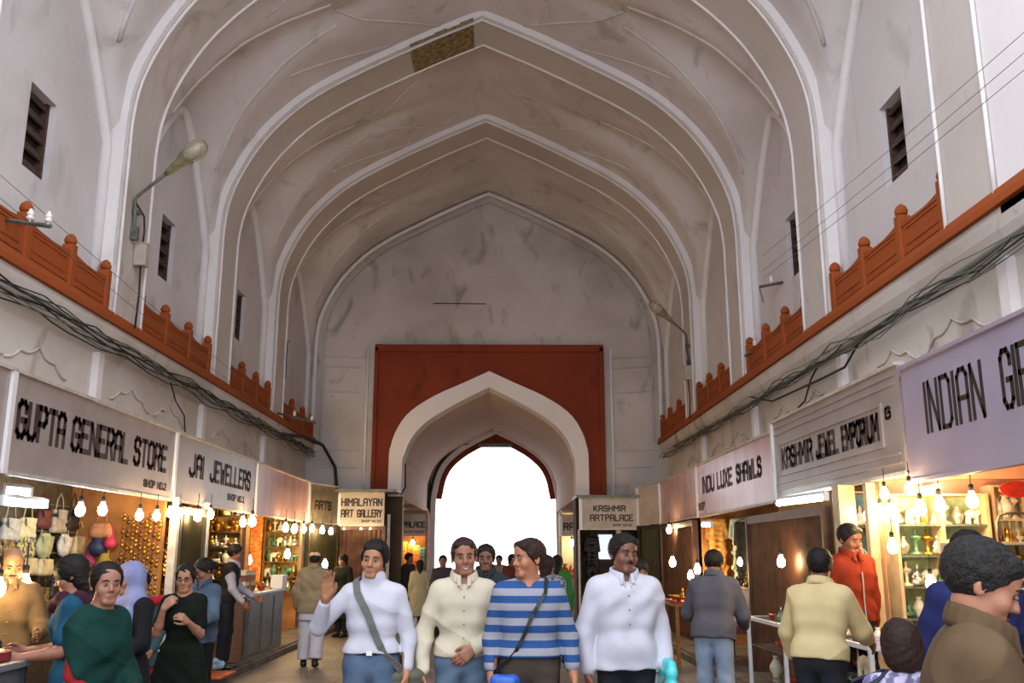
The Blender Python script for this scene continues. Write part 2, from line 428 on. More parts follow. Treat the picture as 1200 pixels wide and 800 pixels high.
# upper side walls with window openings
WIN = {-1: [8.9, 12.62, 16.4, 20.2], 1: [8.9, 12.3, 16.1, 20.2]}
WZ0, WZ1, WH = 5.33, 6.22, 0.27
def side_wall(sx):
    mb = MB(); x0, x1 = sx * 4.36, sx * 4.9
    if x0 > x1: x0, x1 = x1, x0
    prev = 6.6
    for w in WIN[sx]:
        mb.box(x0, x1, prev, w - WH, 4.1, 8.6)
        mb.box(x0, x1, w - WH, w + WH, 4.1, WZ0); mb.box(x0, x1, w - WH, w + WH, WZ1, 8.6)
        prev = w + WH
    mb.box(x0, x1, prev, 22.3, 4.1, 8.6)
    return mb
for sx, nm in ((-1, 'wall_left'), (1, 'wall_right')):
    w = struct(side_wall(sx).build(nm, 'plaster'))
    # stretch of the open court in front of the first arch, and the lower wall with its little pilasters
    mb = MB(); xa, xb = sorted((sx * 4.1, sx * 4.9)); mb.box(xa, xb, 3.0, 6.63, 4.1, 7.6); mb.build('court_wall', 'face', w)
    xa, xb = sorted((sx * 4.28, sx * 4.9)); mb = MB(); mb.box(xa, xb, -1.0, 22.3, 2.5, 4.2)
    lw = mb.build('lower_wall', 'lowwall', w)
    for yy in (6.9, 10.5, 14.3, 18.1):
        m2 = MB(); xa, xb = sorted((sx * 4.2, sx * 4.3)); m2.box(xa, xb, yy - .07, yy + .07, 2.9, 3.84)
        m2.build('small_pilaster', 'white', lw)
    for yy in (7.9, 9.2, 11.6, 13.0, 15.5, 16.9, 19.3):   # blind cusped niches between the pilasters
        m2 = MB(); pts = []
        for t in np.linspace(0, 1, 25):
            a_ = -.62 + 1.24 * t; pts.append((sx * 4.27, yy + a_, 3.62 - .32 * abs(a_) ** 1.2 - .05 * abs(math.sin(a_ * 9))))
        m2.tube(pts, .016, 6); m2.build('niche_moulding', 'lowwall', lw, smooth=True)
    # cornice: cove plus red painted edge
    prof = [(4.10, 4.17), (4.10, 4.10), (4.13, 4.02), (4.20, 3.92), (4.27, 3.84), (4.30, 3.78), (4.9, 3.78), (4.9, 4.17)]
    mb = MB(); pl = [(sx * x, z) for x, z in prof]; mb.prism(pl, 23.3, 'xz', -1.0)
    t = struct(mb.build(trim_name(), 'lowwall'))
    mb = MB(); pl = [(sx * x, z) for x, z in [(4.05, 4.16), (4.05, 4.22), (4.07, 4.29), (4.9, 4.29), (4.9, 4.16)]]; mb.prism(pl, 23.3, 'xz', -1.0)
    mb.build('red_ledge', 'red', t)

# windows: deep reveals, dark shutters with slats
wn = 0
for sx in (-1, 1):
    for w in WIN[sx]:
        wn += 1
        mb = MB(); xa, xb = sorted((sx * 4.50, sx * 4.56)); mb.box(xa, xb, w - WH, w + WH, WZ0, WZ1)
        o = struct(mb.build('window_%d' % wn, 'black'))  # black sheet stands in for the dark depth behind the slats
        for i in range(5):
            z = WZ0 + .06 + i * .185
            mb = MB(); pl = [(sx * 4.43, z), (sx * 4.45, z - .01), (sx * 4.50, z + .1), (sx * 4.48, z + .11)]
            mb.prism(pl, 2 * WH - .04, 'xz', w - WH + .02); mb.build('slat', 'wood', o)
        mb = MB(); xa, xb = sorted((sx * 4.43, sx * 4.50))
        for yy in (w - WH + .02, w + WH - .02): mb.box(xa, xb, yy - .025, yy + .025, WZ0, WZ1)
        mb.build('window_frame', 'wood', o)

# red openwork parapets standing on the ledge in every bay
for sx in (-1, 1):
    for k, (a, b) in enumerate([(3.2, 6.5)] + BAYS):
        if k == 0 and sx == -1: continue
        mb = MB(); xa, xb = sorted((sx * 4.14, sx * 4.22)); a2, b2 = a + .04, b - .06
        n = 3; step = (b2 - a2) / n
        mb.box(xa, xb, a2, b2, 4.29, 4.36)
        for i in range(n):
            y0 = a2 + i * step; y1 = y0 + step
            mb.box(xa + .025 * (sx < 0) * 0, xb, y0, y1, 4.34, 4.66)
            # scooped top rail
            pts = [(y0, 4.62)]
            for t in np.linspace(0, 1, 9): pts.append((y0 + step * t, 4.70 - .05 * math.sin(PI * t)))
            pts.append((y1, 4.62)); mb.prism(pts, .1, 'yz', min(xa, xb) - .01)
            # sunk panel border
            for (p, q) in (((y0 + .12, 4.42), (y1 - .12, 4.45)), ((y0 + .12, 4.58), (y1 - .12, 4.61))):
                xo = sx * 4.13; mb.box(min(xo, xo + sx * .02), max(xo, xo + sx * .02), p[0], q[0], p[1], q[1])
        for i in range(n + 1):
            y0 = min(max(a2 + i * step, a2 + .05), b2 - .05)
            xm = sx * 4.17; mb.box(xm - .06, xm + .06, y0 - .05, y0 + .05, 4.29, 4.76)
            mb.lathe([(.03, 4.76), (.06, 4.78), (.065, 4.81), (.05, 4.85), (.015, 4.88)], (xm, y0, 0), 10)
        struct(mb.build(trim_name(), 'red', bevel=.006))

# far end wall with the gate arch
GATE = [(2.35, 0.0), (2.35, 3.5), (2.31, 4.1), (2.15, 4.55), (1.86, 4.93), (1.3, 5.3), (0.6, 5.62), (0.0, 5.9)]
GIN = [(2.04, 0.0), (2.04, 3.4), (1.98, 3.9), (1.82, 4.3), (1.5, 4.66), (1.05, 4.96), (0.5, 5.26), (0.0, 5.51)]
GO = [(x + .04, z) for x, z in full(smooth_prof(GATE, 3))]; GI = [(x + .04, z) for x, z in full(smooth_prof(GIN, 3))]
def plate_with_arch(arch, x0, x1, z1, y0, y1, name, m, parent=None):
    mb = MB()
    def quadcol(xa, za, xb, zb):
        for yy in (y0, y1): mb.add([(xa, yy, za), (xb, yy, zb), (xb, yy, z1), (xa, yy, z1)], [(0, 1, 2, 3)])
        mb.add([(xa, y0, za), (xb, y0, zb), (xb, y1, zb), (xa, y1, za)], [(0, 1, 2, 3)])
    mb.add([(arch[0][0], y0, 0), (arch[0][0], y1, 0)], [])
    for i in range(len(arch) - 1):
        if abs(arch[i + 1][0] - arch[i][0]) > 1e-6: quadcol(arch[i][0], arch[i][1], arch[i + 1][0], arch[i + 1][1])
        else: mb.add([(arch[i][0], y0, arch[i][1]), (arch[i][0], y1, arch[i][1]), (arch[i][0], y1, arch[i + 1][1]), (arch[i][0], y0, arch[i + 1][1])], [(0, 1, 2, 3)])
    mb.box(x0, arch[0][0], y0, y1, 0, z1); mb.box(arch[-1][0], x1, y0, y1, 0, z1)
    return mb.build(name, m, parent, fix=False)
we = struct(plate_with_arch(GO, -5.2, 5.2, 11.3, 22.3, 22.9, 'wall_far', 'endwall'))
fr = plate_with_arch(offset(GO, .0), -2.68, 2.76, 6.48, 22.2, 22.3, 'red_panel', 'redgate', we)
mb = MB()
for (x0, x1, z0, z1) in ((-2.72, -2.62, 0, 6.5), (2.68, 2.8, 0, 6.5), (-2.72, 2.8, 6.38, 6.56)): mb.box(x0, x1, 22.14, 22.3, z0, z1)
mb.build('red_border', 'redgate', we, bevel=.02)
ring_arch(GI, GO, 22.12, 22.9, 'white_archivolt', 'white', parent=we)
for sx, xx in ((-1, -2.9), (1, 2.98)):
    mb = MB(); mb.tube([(xx, 22.27, 2.8), (xx, 22.27, 6.5)], .035, 6); mb.build('thin_moulding', 'white', we, smooth=True)
    mb = MB()
    for z_ in (3.6, 4.0, 5.4, 6.0, 6.25):
        mb.tube([(sx * 3.05, 22.28, z_), (sx * 3.6, 22.28, z_ + .02), (sx * 3.95, 22.28, z_ + .03)], .014, 5)
    mb.build('scored_band', 'endwall', we)
# roll moulding that follows the vault on the end wall, with thin shafts down to the ledge
mb = MB(); mb.tube([(x, 22.2, z) for x, z in offset(AP, .05)], .05, 8); mb.build('arch_moulding', 'white', we, smooth=True)
mb = MB(); mb.tube([(x, 22.1, z) for x, z in offset(AP, -.16)], .022, 6); mb.build('arch_moulding', 'endwall', we, smooth=True)
mb = MB(); mb.tube([(-1.35, 22.29, 7.6), (-1.3, 22.29, 7.62), (-.05, 22.29, 7.61)], .012, 5); mb.build('plaster_crack', 'black', we)

# gate passage beyond
PY1 = 30.0
mb = MB(); n = len(GI)
SP = [p for p in GI if p[1] > 2.9]; SP = [(SP[0][0], 2.9)] + SP + [(SP[-1][0], 2.9)]
for i in range(len(SP) - 1):
    mb.add([(SP[i][0], 22.8, SP[i][1]), (SP[i + 1][0], 22.8, SP[i + 1][1]), (SP[i + 1][0], PY1, SP[i + 1][1]), (SP[i][0], PY1, SP[i][1])], [(0, 1, 2, 3)])
struct(mb.build('ceiling.004', 'inner', smooth=True, fix=False))
for sx, nm in ((-1, 'wall_left_gate'), (1, 'wall_right_gate')):
    mb = MB(); xa, xb = sorted((sx * 2.4 + .04, sx * 3.2)); mb.box(xa, xb, 22.8, PY1 + .4, 0, 3.1)
    xa, xb = sorted((sx * 2.0 + .04, sx * 3.2)); mb.box(xa, xb, 22.8, PY1, 2.88, 3.0)
    struct(mb.build(nm, 'inner'))
OUTA = [(2.04, 0.0), (2.04, 2.95), (1.98, 3.6), (1.86, 4.1), (1.62, 4.52), (1.2, 4.9), (0.7, 5.2), (0.0, 5.53)]
OA = [(x + .16, z) for x, z in full(smooth_prof(OUTA, 3))]
wg = struct(plate_with_arch(OA, -3.4, 3.6, 6.6, PY1, PY1 + .7, 'wall_gate', 'inner'))
mb = MB(); mb.tube([(x, PY1 - .03, z) for x, z in offset(OA, .06)], .055, 6); mb.build('dark_outer_moulding', 'cabledark', wg, smooth=True)
ring_arch(offset(OA, -.14), offset(OA, .02), PY1 - .06, PY1 + .1, 'white_inner_ring', 'white', parent=wg)  # white colour stands for daylight caught on the jamb edge
R2 = [p for p in offset(OA, -.14) if p[1] > 3.0]; R3 = [p for p in offset(OA, -.33)][OA.index([q for q in OA if q[1] > 3.0][0]):][:len(R2)]
k0 = [i for i, p in enumerate(offset(OA, -.14)) if p[1] > 3.0]
R2 = [offset(OA, -.14)[i] for i in k0]; R3 = [offset(OA, -.3)[i] for i in k0]
ring_arch(R3, R2, PY1 + .1, PY1 + .3, 'red_inner_ring', 'redgate', parent=wg)
mb = MB(); mb.prism([(-.62, 5.02), (.94, 5.02), (.55, 5.2), (.16, 5.4), (-.23, 5.2)], .12, 'xz', PY1 + .12); mb.build('red_tympanum', 'redgate', wg)
mb = MB(); mb.box(-.42, .66, PY1 + .05, PY1 + .3, 4.98, 5.08); mb.build('tympanum_beam', 'steel', wg)
mb = MB(); mb.tube([(-2.0, 29.9, 2.9), (-1.9, 29.95, 4.2), (-1.6, 29.95, 4.95), (-.7, 29.95, 5.05)], .02, 5); mb.build('conduit', 'cabledark', wg)

# ground
mb = MB(); mb.box(-3.3, 3.3, -8, 24, -.2, 0); mb.box(-2.4, 2.5, 24, 31, -.2, 0); mb.box(-30, 30, 31, 70, -.2, -.0)
struct(mb.build('floor', 'ground'))
for sx, nm in ((-1, 'trim_40'), (1, 'trim_41')):
    xa, xb = sorted((sx * 3.27, sx * 7.0)); mb = MB(); mb.box(xa, xb, -8, 22.3, -.2, .13)
    xa, xb = sorted((sx * 3.22, sx * 3.5)); mb.box(xa, xb, -8, 22.3, -.2, .1)
    struct(mb.build(nm, 'step', bevel=.015))
# world
w = bpy.data.worlds.new('World'); SC.world = w; w.use_nodes = True
bg = w.node_tree.nodes['Background']; bg.inputs[0].default_value = (0.90, 0.935, 1.0, 1); bg.inputs[1].default_value = 3.5

# camera
cd = bpy.data.cameras.new('camera'); cd.sensor_width = 36; cd.lens = 36 * F / 1200; cd.clip_end = 200
co = bpy.data.objects.new('camera', cd); COL.objects.link(co); co.location = CAM
co.rotation_euler = (PI / 2 + PITCH, 0, -YAW); SC.camera = co
SC.view_settings.view_transform = 'Standard'; SC.view_settings.look = 'None'
SC.view_settings.gamma = 1; SC.view_settings.use_curve_mapping = False; SC.view_settings.exposure = 0.0
SC.cycles.use_denoising = True
SC.cycles.max_bounces = 8; SC.cycles.diffuse_bounces = 5; SC.cycles.sample_clamp_indirect = 6
# ------------------------------------------------------------------ shop shells under the galleries
MT['shopwarm'] = mat('shop_tan_paint', '#b07a42', 0.8, col2='#8d5c2e', scale=3)
MT['shoppeach'] = mat('shop_peach_paint', '#dca482', 0.7, col2='#cf9474', scale=2)
MT['shopcream'] = mat('shop_cream_paint', '#c9b07a', 0.7, col2='#b39a66', scale=2)
MT['shopdark'] = mat('shop_dark_boards', '#3a281b', 0.8, col2='#261a11', scale=4)
MT['soffit'] = mat('shop_soffit_boards', '#8a6a35', 0.7, col2='#6f5328', scale=5)
MT['postcream'] = mat('cream_post_paint', '#c2ab86', 0.5, col2='#a58f6c', scale=6)
MT['postwhite'] = mat('white_post_paint', '#bdb7b0', 0.45, col2='#a39c94', scale=8)
LSH = [3.9, 7.8, 11.8, 15.85, 20.2, 21.55]
RSH = [3.9, 7.9, 11.8, 16.5, 20.45, 21.3]
for sx, nm, S in ((-1, 'left', LSH), (1, 'right', RSH)):
    xa, xb = sorted((sx * 5.6, sx * 5.75))
    mb = MB(); mb.box(xa, xb, -1, 22.3, 0, 2.9); struct(mb.build('wall_%s_shops' % nm, 'shopwarm'))
    mb = MB(); xa, xb = sorted((sx * 3.79, sx * 5.6)); mb.box(xa, xb, -1, 22.3, 2.55, 2.62)
    xa, xb = sorted((sx * 3.76, sx * 4.3)); mb.box(xa, xb, -1, S[-2], 3.06, 3.09)
    struct(mb.build('ceiling_%s_shops' % nm, 'soffit'))
    for i, y in enumerate(S[1:5]):
        if nm == 'right' and i == 0: continue
        xa, xb = sorted((sx * (3.8 if i < 3 else 3.9), sx * 5.6)); mb = MB(); mb.box(xa, xb, y - .04, y + .04, .13, 2.55)
        m_ = {('left', 1): 'shopwarm', ('left', 2): 'shopwarm', ('right', 0): 'shopdark'}.get((nm, i), 'shopwarm')
        struct(mb.build('wall_%s_partition' % nm, m_))

def shutter(name, a, b, z0, z1, m, label, ribs=22, group=None):
    """closed roller shutter between two ground points; every thing built in place"""
    A = Vector((a[0], a[1], 0)); B = Vector((b[0], b[1], 0)); L_ = (B - A).length; d = (B - A) / L_
    o = thing(name, label, 'shutter', (a[0], a[1], z0), math.atan2(d.y, d.x), group)
    H = z1 - z0; mb = MB(); n = max(6, int(L_ / .05)); poly = []
    for i in range(n + 1): poly.append((i * L_ / n, .012 if i % 2 else -.010))
    poly += [(L_, .05), (0, .05)]; mb.prism(poly, H - .02, 'xy', .02); mb.build('folded_curtain', m, o)
    for s_ in (-.03, L_ - .03):
        mb = MB(); mb.box(s_, s_ + .06, -.045, .055, 0, H); mb.build('guide_rail', m, o)
    mb = MB(); mb.box(0, L_, -.04, .06, H - .1, H); mb.build('housing', m, o)
    mb = MB(); mb.tube([(L_ / 2 - .1, -.02, .1), (L_ / 2 - .1, -.06, .1), (L_ / 2 + .1, -.06, .1), (L_ / 2 + .1, -.02, .1)], .01, 6); mb.build('handle', 'steel', o)
    return o
shutter('rolling_shutter', (-3.72, 12.05), (-3.72, 13.05), .13, 2.2, 'shuttergreen', 'narrow dark olive rolling shutter between two white posts of left shops')
shutter('rolling_shutter', (-3.32, 21.6), (-2.3, 21.6), .13, 2.25, 'shutter', 'brown rolling shutter closed below the art gallery sign')
o_ = shutter('rolling_shutter', (3.68, 12.85), (3.68, 9.78), .13, 2.1, 'shutter', 'wide brown rolling shutter under the white tube lights')
shutter('rolling_shutter', (3.72, 20.1), (3.72, 16.7), .13, 2.2, 'shutter', 'dark brown shutter closed under the blank pink signboard')
shutter('rolling_shutter', (-3.72, 20.15), (-3.34, 21.5), .13, 2.25, 'shuttergreen', 'dark olive angled shutter left of brown art gallery shutter')
shutter('rolling_shutter', (3.42, 21.2), (3.75, 20.5), .13, 2.25, 'shuttergreen', 'dark angled shutter beside the art palace shop opening')

def post(x, y, z0, z1, w, m, label, name='post'):
    mb = MB(); mb.cbox((0, 0, (z1 - z0) / 2), (w, w, z1 - z0)); mb.cbox((0, 0, .05), (w * 1.3, w * 1.3, .1))
    o = mb.build(name, m, loc=(x, y, z0), bevel=.006); tag(o, label, 'post'); return o
post(-3.72, 11.93, .13, 2.3, .1, 'postwhite', 'white post at far end of the general store sign', 'shop_post')
post(-3.72, 13.15, .13, 2.3, .1, 'postwhite', 'white post on far side of the olive shutter', 'shop_post')
post(3.62, 9.05, .13, 2.25, .16, 'postcream', 'thick cream post behind man in orange jacket', 'shop_post')
post(3.74, 8.72, .13, 2.25, .09, 'postcream', 'thinner cream post next to the glass wall cabinet', 'shop_post')
post(-2.22, 21.75, .0, 2.5, .07, 'postwhite', 'pale post at gate end of brown shutter under art gallery sign', 'shop_post')
post(2.06, 21.25, 0, 2.15, .05, 'postwhite', 'thin white post at gate side of art palace opening', 'shop_post')
post(2.95, 21.35, .13, 2.15, .1, 'postwhite', 'white post inside the art palace shop opening', 'shop_post')

# ------------------------------------------------------------------ signboards
def sign(a, b, z0, z1, m, label, texts=(), frame='postwhite', lm='letter', t=.06, ends=True, name='signboard', grp=None):
    """a -> b is the reading direction as seen from the road; texts: (text, s0, s1, z0, z1, stroke) along the board in metres"""
    A = Vector((a[0], a[1], 0)); B = Vector((b[0], b[1], 0)); L_ = (B - A).length; d = (B - A) / L_
    o = thing(name, label, 'sign', (a[0], a[1], z0), math.atan2(d.y, d.x), grp)
    H = z1 - z0
    mb = MB(); mb.box(0, L_, 0, t, 0, H); mb.build('board', m, o)
    mb = MB(); mb.box(0, L_, -.03, t + .01, H, H + .03); mb.box(0, L_, -.012, t, -.02, 0.012); mb.build('rail', frame, o)
    if ends:
        mb = MB(); mb.box(-.035, .035, -.03, t, -.02, H + .02); mb.build('end_strip', 'whiteplastic', o)
    for (s, s0, s1, h0, h1, st) in texts:
        w = lettering(s, s1 - s0, h1 - h0, st, .004)
        w.build('lettering', lm, o, loc=(s0, -.001, h0 - z0))
    return o
# left row, reading away from the camera
sign((-3.75, 3.9), (-3.75, 7.78), 2.27, 3.1, 'signwhite', 'blank white signboard cut off at the left of the general store sign')
sign((-3.75, 7.78), (-3.75, 11.82), 2.27, 3.1, 'signwhite', 'long white signboard lettered GUPTA GENERAL STORE',
     [('GUPTA', .16, 1.02, 2.56, 2.90, .055), ('GENERAL', 1.2, 2.55, 2.56, 2.90, .055), ('STORE', 2.75, 3.75, 2.57, 2.90, .055), ('SHOP NO.2', 3.1, 3.82, 2.36, 2.45, .018)])
sign((-3.75, 11.84), (-3.75, 15.82), 2.27, 3.1, 'signwhite', 'white signboard lettered JAI JEWELLERS beyond the general store sign',
     [('JAI', .6, 1.15, 2.6, 2.92, .06), ('JEWELLERS', 1.5, 3.6, 2.6, 2.92, .055), ('SHOP NO.3', 2.4, 3.3, 2.4, 2.5, .02)])
sign((-3.75, 15.85), (-3.75, 20.15), 2.27, 3.1, 'signglare', 'blank glossy pinkish signboard on the left row')
sign((-3.75, 20.2), (-3.34, 21.45), 2.27, 3.08, 'signgrey', 'dingy brown angled signboard left of the art gallery sign',
     [('ARTS', .3, 1.0, 2.55, 2.75, .04)])
sign((-3.32, 21.5), (-2.3, 21.5), 2.25, 2.95, 'signpale', 'cream signboard lettered HIMALAYAN ART GALLERY',
     [('HIMALAYAN', .06, .96, 2.67, 2.85, .03), ('ART', .06, .32, 2.42, 2.6, .03), ('GALLERY', .42, .96, 2.42, 2.6, .03), ('SHOP NO.33', .52, .95, 2.31, 2.37, .012)], lm='letterblack')
# right row, reading towards the camera
sign((3.75, 7.84), (3.75, 3.9), 2.2, 3.13, 'signlilac', 'lilac white signboard lettered INDIAN GI..., nearest on the right',
     [('INDIAN', .42, 1.32, 2.54, 2.96, .038), ('GIFT', 1.6, 2.1, 2.55, 2.97, .038), ('PALACE', 2.4, 3.4, 2.55, 2.97, .038)], lm='letterblack', frame='signlilac', ends=False)
s2 = sign((3.75, 11.72), (3.75, 7.9), 2.28, 3.2, 'signwhite', 'framed white signboard lettered KASHMIR JEWEL EMPORIUM',
     [('KASHMIR', .35, 1.45, 2.6, 2.86, .05), ('JEWEL', 1.6, 2.25, 2.6, 2.86, .05), ('EMPORIUM', 2.4, 3.3, 2.6, 2.86, .05), ('6', 3.5, 3.6, 2.76, 2.88, .03)])
mb = MB(); mb.box(.2, 3.4, -.018, 0, .62, .65); mb.box(.2, 3.4, -.018, 0, .25, .28); mb.box(3.4, 3.43, -.018, 0, .25, .65); mb.box(.2, .23, -.018, 0, .25, .65)
for z_ in (.08, .16, .76, .84): mb.box(.05, 3.75, -.012, 0, z_, z_ + .012)
mb.build('moulded_frame', 'signwhite', s2)
sign((3.75, 16.45), (3.75, 11.82), 2.25, 3.1, 'signglare', 'pinkish white signboard lettered INDU LUXE SHAWLS',
     [('INDU', .45, 1.3, 2.6, 2.88, .055), ('LUXE', 1.55, 2.5, 2.6, 2.88, .055), ('SHAWLS', 2.8, 4.1, 2.6, 2.88, .055), ('SHOP 7', .05, .75, 2.34, 2.47, .02)])
sign((3.75, 20.4), (3.75, 16.5), 2.25, 3.1, 'signglare', 'blank pinkish signboard on the right row')
sign((3.38, 21.2), (3.75, 20.45), 2.25, 3.05, 'signpale', 'short angled signboard right of the art palace sign', [])
sign((2.1, 21.2), (3.34, 21.2), 2.16, 2.82, 'signpale', 'cream signboard lettered KASHMIR ART PALACE',
     [('KASHMIR', .3, 1.0, 2.54, 2.68, .026), ('ART', .22, .52, 2.33, 2.48, .026), ('PALACE', .56, 1.16, 2.33, 2.48, .026), ('SHOP NO.40', .72, 1.14, 2.22, 2.27, .011)], lm='letterblack')
sign((-2.3, 25.2), (-1.62, 25.2), 2.1, 2.68, 'signpale', 'small signboard lettered PALACE inside the gate passage',
     [('PALACE', .04, .62, 2.3, 2.46, .03), ('SHOP NO.34', .1, .6, 2.17, 2.22, .012)], lm='letterblack')
sign((1.9, 25.0), (2.3, 25.0), 2.1, 2.6, 'signpale', 'small signboard lettered RA inside the gate passage', [('RA', .08, .33, 2.22, 2.42, .035)], lm='letterblack')

# slim roofs over the frontal boards
mb = MB(); mb.box(-3.5, -2.0, 21.3, 22.2, 2.98, 3.04); struct(mb.build(trim_name(), 'steel'))
mb = MB(); mb.box(2.0, 3.6, 21.1, 22.2, 2.84, 2.9); struct(mb.build(trim_name(), 'steel'))
# kiosk shells in the passage
for sx, xa, xb, m_ in ((-1, -2.4, -1.62, 'shopwarm'), (1, 1.9, 2.5, 'shopcream')):
    mb = MB(); mb.box(xa, xb, 25.9, 26.0, 0, 2.7); mb.box(xa, xb, 25.0, 26.0, 2.68, 2.74)
    xx = xb if sx < 0 else xa; mb.box(xx - .02, xx + .02, 25.1, 26.0, 0, 2.68)
    struct(mb.build('wall_%s_kiosk' % ('left' if sx < 0 else 'right'), m_))
    mb = MB(); mb.box(xa, xb, 25.0, 25.3, 0, .95); mb.box(xa - .02, xb + .02, 24.96, 25.35, .95, 1.0)
    tag(mb.build('kiosk_counter', 'wood' if sx < 0 else 'postcream'), 'plain waist-high counter below the %s sign in gate passage' % ('PALACE' if sx < 0 else 'RA'), 'counter')

# ------------------------------------------------------------------ bulbs and tube lights
MT['bulbwarm'] = mat('lit_warm_bulb', '#fff0d0', 0.4, emit='#ffd79a', es=170)
MT['bulbcool'] = mat('lit_cool_bulb', '#ffffff', 0.4, emit='#f2f4ff', es=150)
MT['tube'] = mat('lit_fluorescent_tube', '#ffffff', 0.4, emit='#e8fbff', es=30)
MT['brass'] = mat('brass_holder', '#9a7a3a', 0.35, 0.9)
def bulb_mesh(m):
    o = thing('light_bulb', '', 'light bulb')
    mb = MB(); mb.lathe([(.004, -.115), (.022, -.108), (.034, -.09), (.038, -.068), (.033, -.045), (.02, -.022), (.014, 0)], n=14)
    mb.build('globe', m, o, smooth=True)
    mb = MB(); mb.lathe([(.016, 0), (.017, .035), (.012, .045)], n=10); mb.build('bulb_holder', 'black', o, smooth=True)
    mb = MB(); mb.tube([(0, 0, .04), (.003, 0, .1), (0, 0, .16)], .004, 5); mb.build('flex', 'cabledark', o)
    return o
PB = {'w': bulb_mesh('bulbwarm'), 'c': bulb_mesh('bulbcool')}
used = set()
def bulb(kind, p, label, s=1.0, group=None):
    if kind in used: o = copy_tree(PB[kind])
    else: o = PB[kind]; used.add(kind)
    o.location = p; o.scale = (s, s, s); o['label'] = label
    if group: o['group'] = group
    return o
bl = [('c', 95, 588, -3.9, 1.25, 'large white bulb hanging under the left end of general store sign'),
      ('c', 121, 588, -3.9, 1.25, 'large white bulb, second from left under general store sign'),
      ('w', 164, 596, -3.6, 1.1, 'warm bulb, third from left under general store sign'),
      ('w', 184, 597, -3.6, 1.1, 'warm bulb, fourth from left under general store sign'),
      ('w', 200, 593, -3.6, 1.15, 'warm bulb hanging in front of the white post of general store'),
      ('w', 211, 595, -3.6, 1.0, 'warm bulb just beyond the white post of general store'),
      ('w', 232, 597, -3.6, 1.3, 'warm bulb under the near end of JAI JEWELLERS sign'),
      ('w', 247, 596, -3.6, 1.2, 'warm bulb beside far post of the olive shutter'),
      ('w', 285, 605, -3.75, 1.4, 'warm bulb above the leaning man in grey shirt'),
      ('w', 296, 603, -3.6, 1.6, 'big warm bulb under far end of JAI JEWELLERS sign'),
      ('w', 30, 672, -2.9, 1.3, 'glaring bulb hanging before the bald shopkeeper'),
      ('w', 0, 676, -2.9, 1.1, 'bulb at the very edge left of the bald shopkeeper'),
      ('w', 292, 650, -4.2, 1.5, 'warm bulb just right of the leaning man'),
      ('w', 337, 643, -3.9, 1.6, 'low warm bulb left of man in white cap'),
      ('w', 381, 655, -3.3, 1.6, 'low warm bulb right of man in white cap'),
      ('w', 335, 612, -3.6, 1.5, 'warm bulb, nearest of row under blank pink sign on left'),
      ('w', 345, 614, -3.6, 1.5, 'warm bulb, second in row under blank pink sign on left'),
      ('w', 356, 614, -3.6, 1.5, 'warm bulb, third in row under blank pink sign on left'),
      ('w', 366, 614, -3.6, 1.4, 'warm bulb under the near end of dingy angled sign'),
      ('w', 378, 616, -3.4, 1.4, 'warm bulb in the middle under dingy angled sign'),
      ('w', 388, 618, -3.3, 1.3, 'warm bulb under the far end of dingy angled sign'),
      ('w', 182, 655, -4.1, 1.2, 'low warm bulb above the girl in red scarf'),
      ('w', 915, 650, 3.5, 1.2, 'bare bulb hanging before the wide brown shutter'),
      ('w', 1045, 630, 3.55, 1.1, 'low bulb before the glass wall cabinet'),
      ('w', 1100, 580, 4.2, 1.3, 'big bulb above the right end of glass wall cabinet'),
      ('w', 1138, 575, 4.4, 1.3, 'bulb hanging in front of peach wall'),
      ('w', 1031, 590, 3.7, 1.0, 'bulb at upper left corner of the glass wall cabinet'),
      ('w', 1042, 590, 3.8, 1.0, 'bulb just right of cabinet upper left corner'),
      ('w', 1036, 570, 3.7, 1.0, 'angled bulb under the corner of lilac sign'),
      ('w', 1065, 564, 3.7, 1.0, 'bulb tucked under left end of lilac sign'),
      ('w', 1090, 673, 3.6, 1.0, 'bulb glowing among the shiny figurines by the cabinet'),
      ('w', 788, 652, 3.3, 1.5, 'bulb hanging before the dark brown shutter on right'),
      ('w', 784, 615, 3.6, 1.4, 'bulb under the blank pink sign on right'),
      ('w', 817, 660, 3.6, 1.5, 'bulb just above the shoulder of man in grey jacket'),
      ('w', 867, 653, 3.7, 1.0, 'small bulb beside the near edge of hanging dark garments'),
      ('w', 809, 668, 3.3, 1.3, 'lower bulb left of man in grey jacket'),
      ('c', 670, 632, 2.15, 1.6, 'cool white bulb in the kiosk below the RA sign'),
      ('w', 1078, 585, 4.0, 1.2, 'bright bulb over the middle of glass wall cabinet'),
      ('w', 1015, 597, 3.75, .9, 'small bulb between the two cream posts')]
for k, u, v, x, s, lab in bl:
    if lab.startswith('cool'): p = at_y(u, v, 25.3)
    else: p = at_x(u, v, x)
    bulb(k, p, lab, s)
for i, (u, lab) in enumerate([(403, 'first tiny bulb above the brown shutter of art gallery'), (423, 'second tiny bulb above the brown shutter of art gallery'), (434, 'third tiny bulb above the brown shutter of art gallery')]):
    p = at_y(u, 618, 21.35); bulb('w', p, lab, .4)
def tube_light(a, b, label, r=.02):
    A = Vector(a); B = Vector(b); o = thing('tube_light', label, 'tube light', A); d = B - A
    mb = MB(); mb.tube([(0, 0, 0), d], r, 10); mb.build('glass_tube', 'tube', o, smooth=True)
    mb = MB(); u = Vector((0, 0, .045)); mb.tube([u, d + u], .03, 4); mb.build('batten', 'whiteplastic', o)
    for q in (Vector((0, 0, 0)), d):
        mb = MB(); mb.cbox((q.x, q.y, q.z + .015), (.05, .05, .09)); mb.build('end_cap', 'whiteplastic', o)
tube_light(at_x(912, 590, 3.66), at_x(968, 583, 3.66), 'lower white tube light above wide brown shutter', .028)
tube_light(at_x(932, 579, 3.85), at_x(964, 572, 3.85), 'upper white tube light behind the lower one', .02)
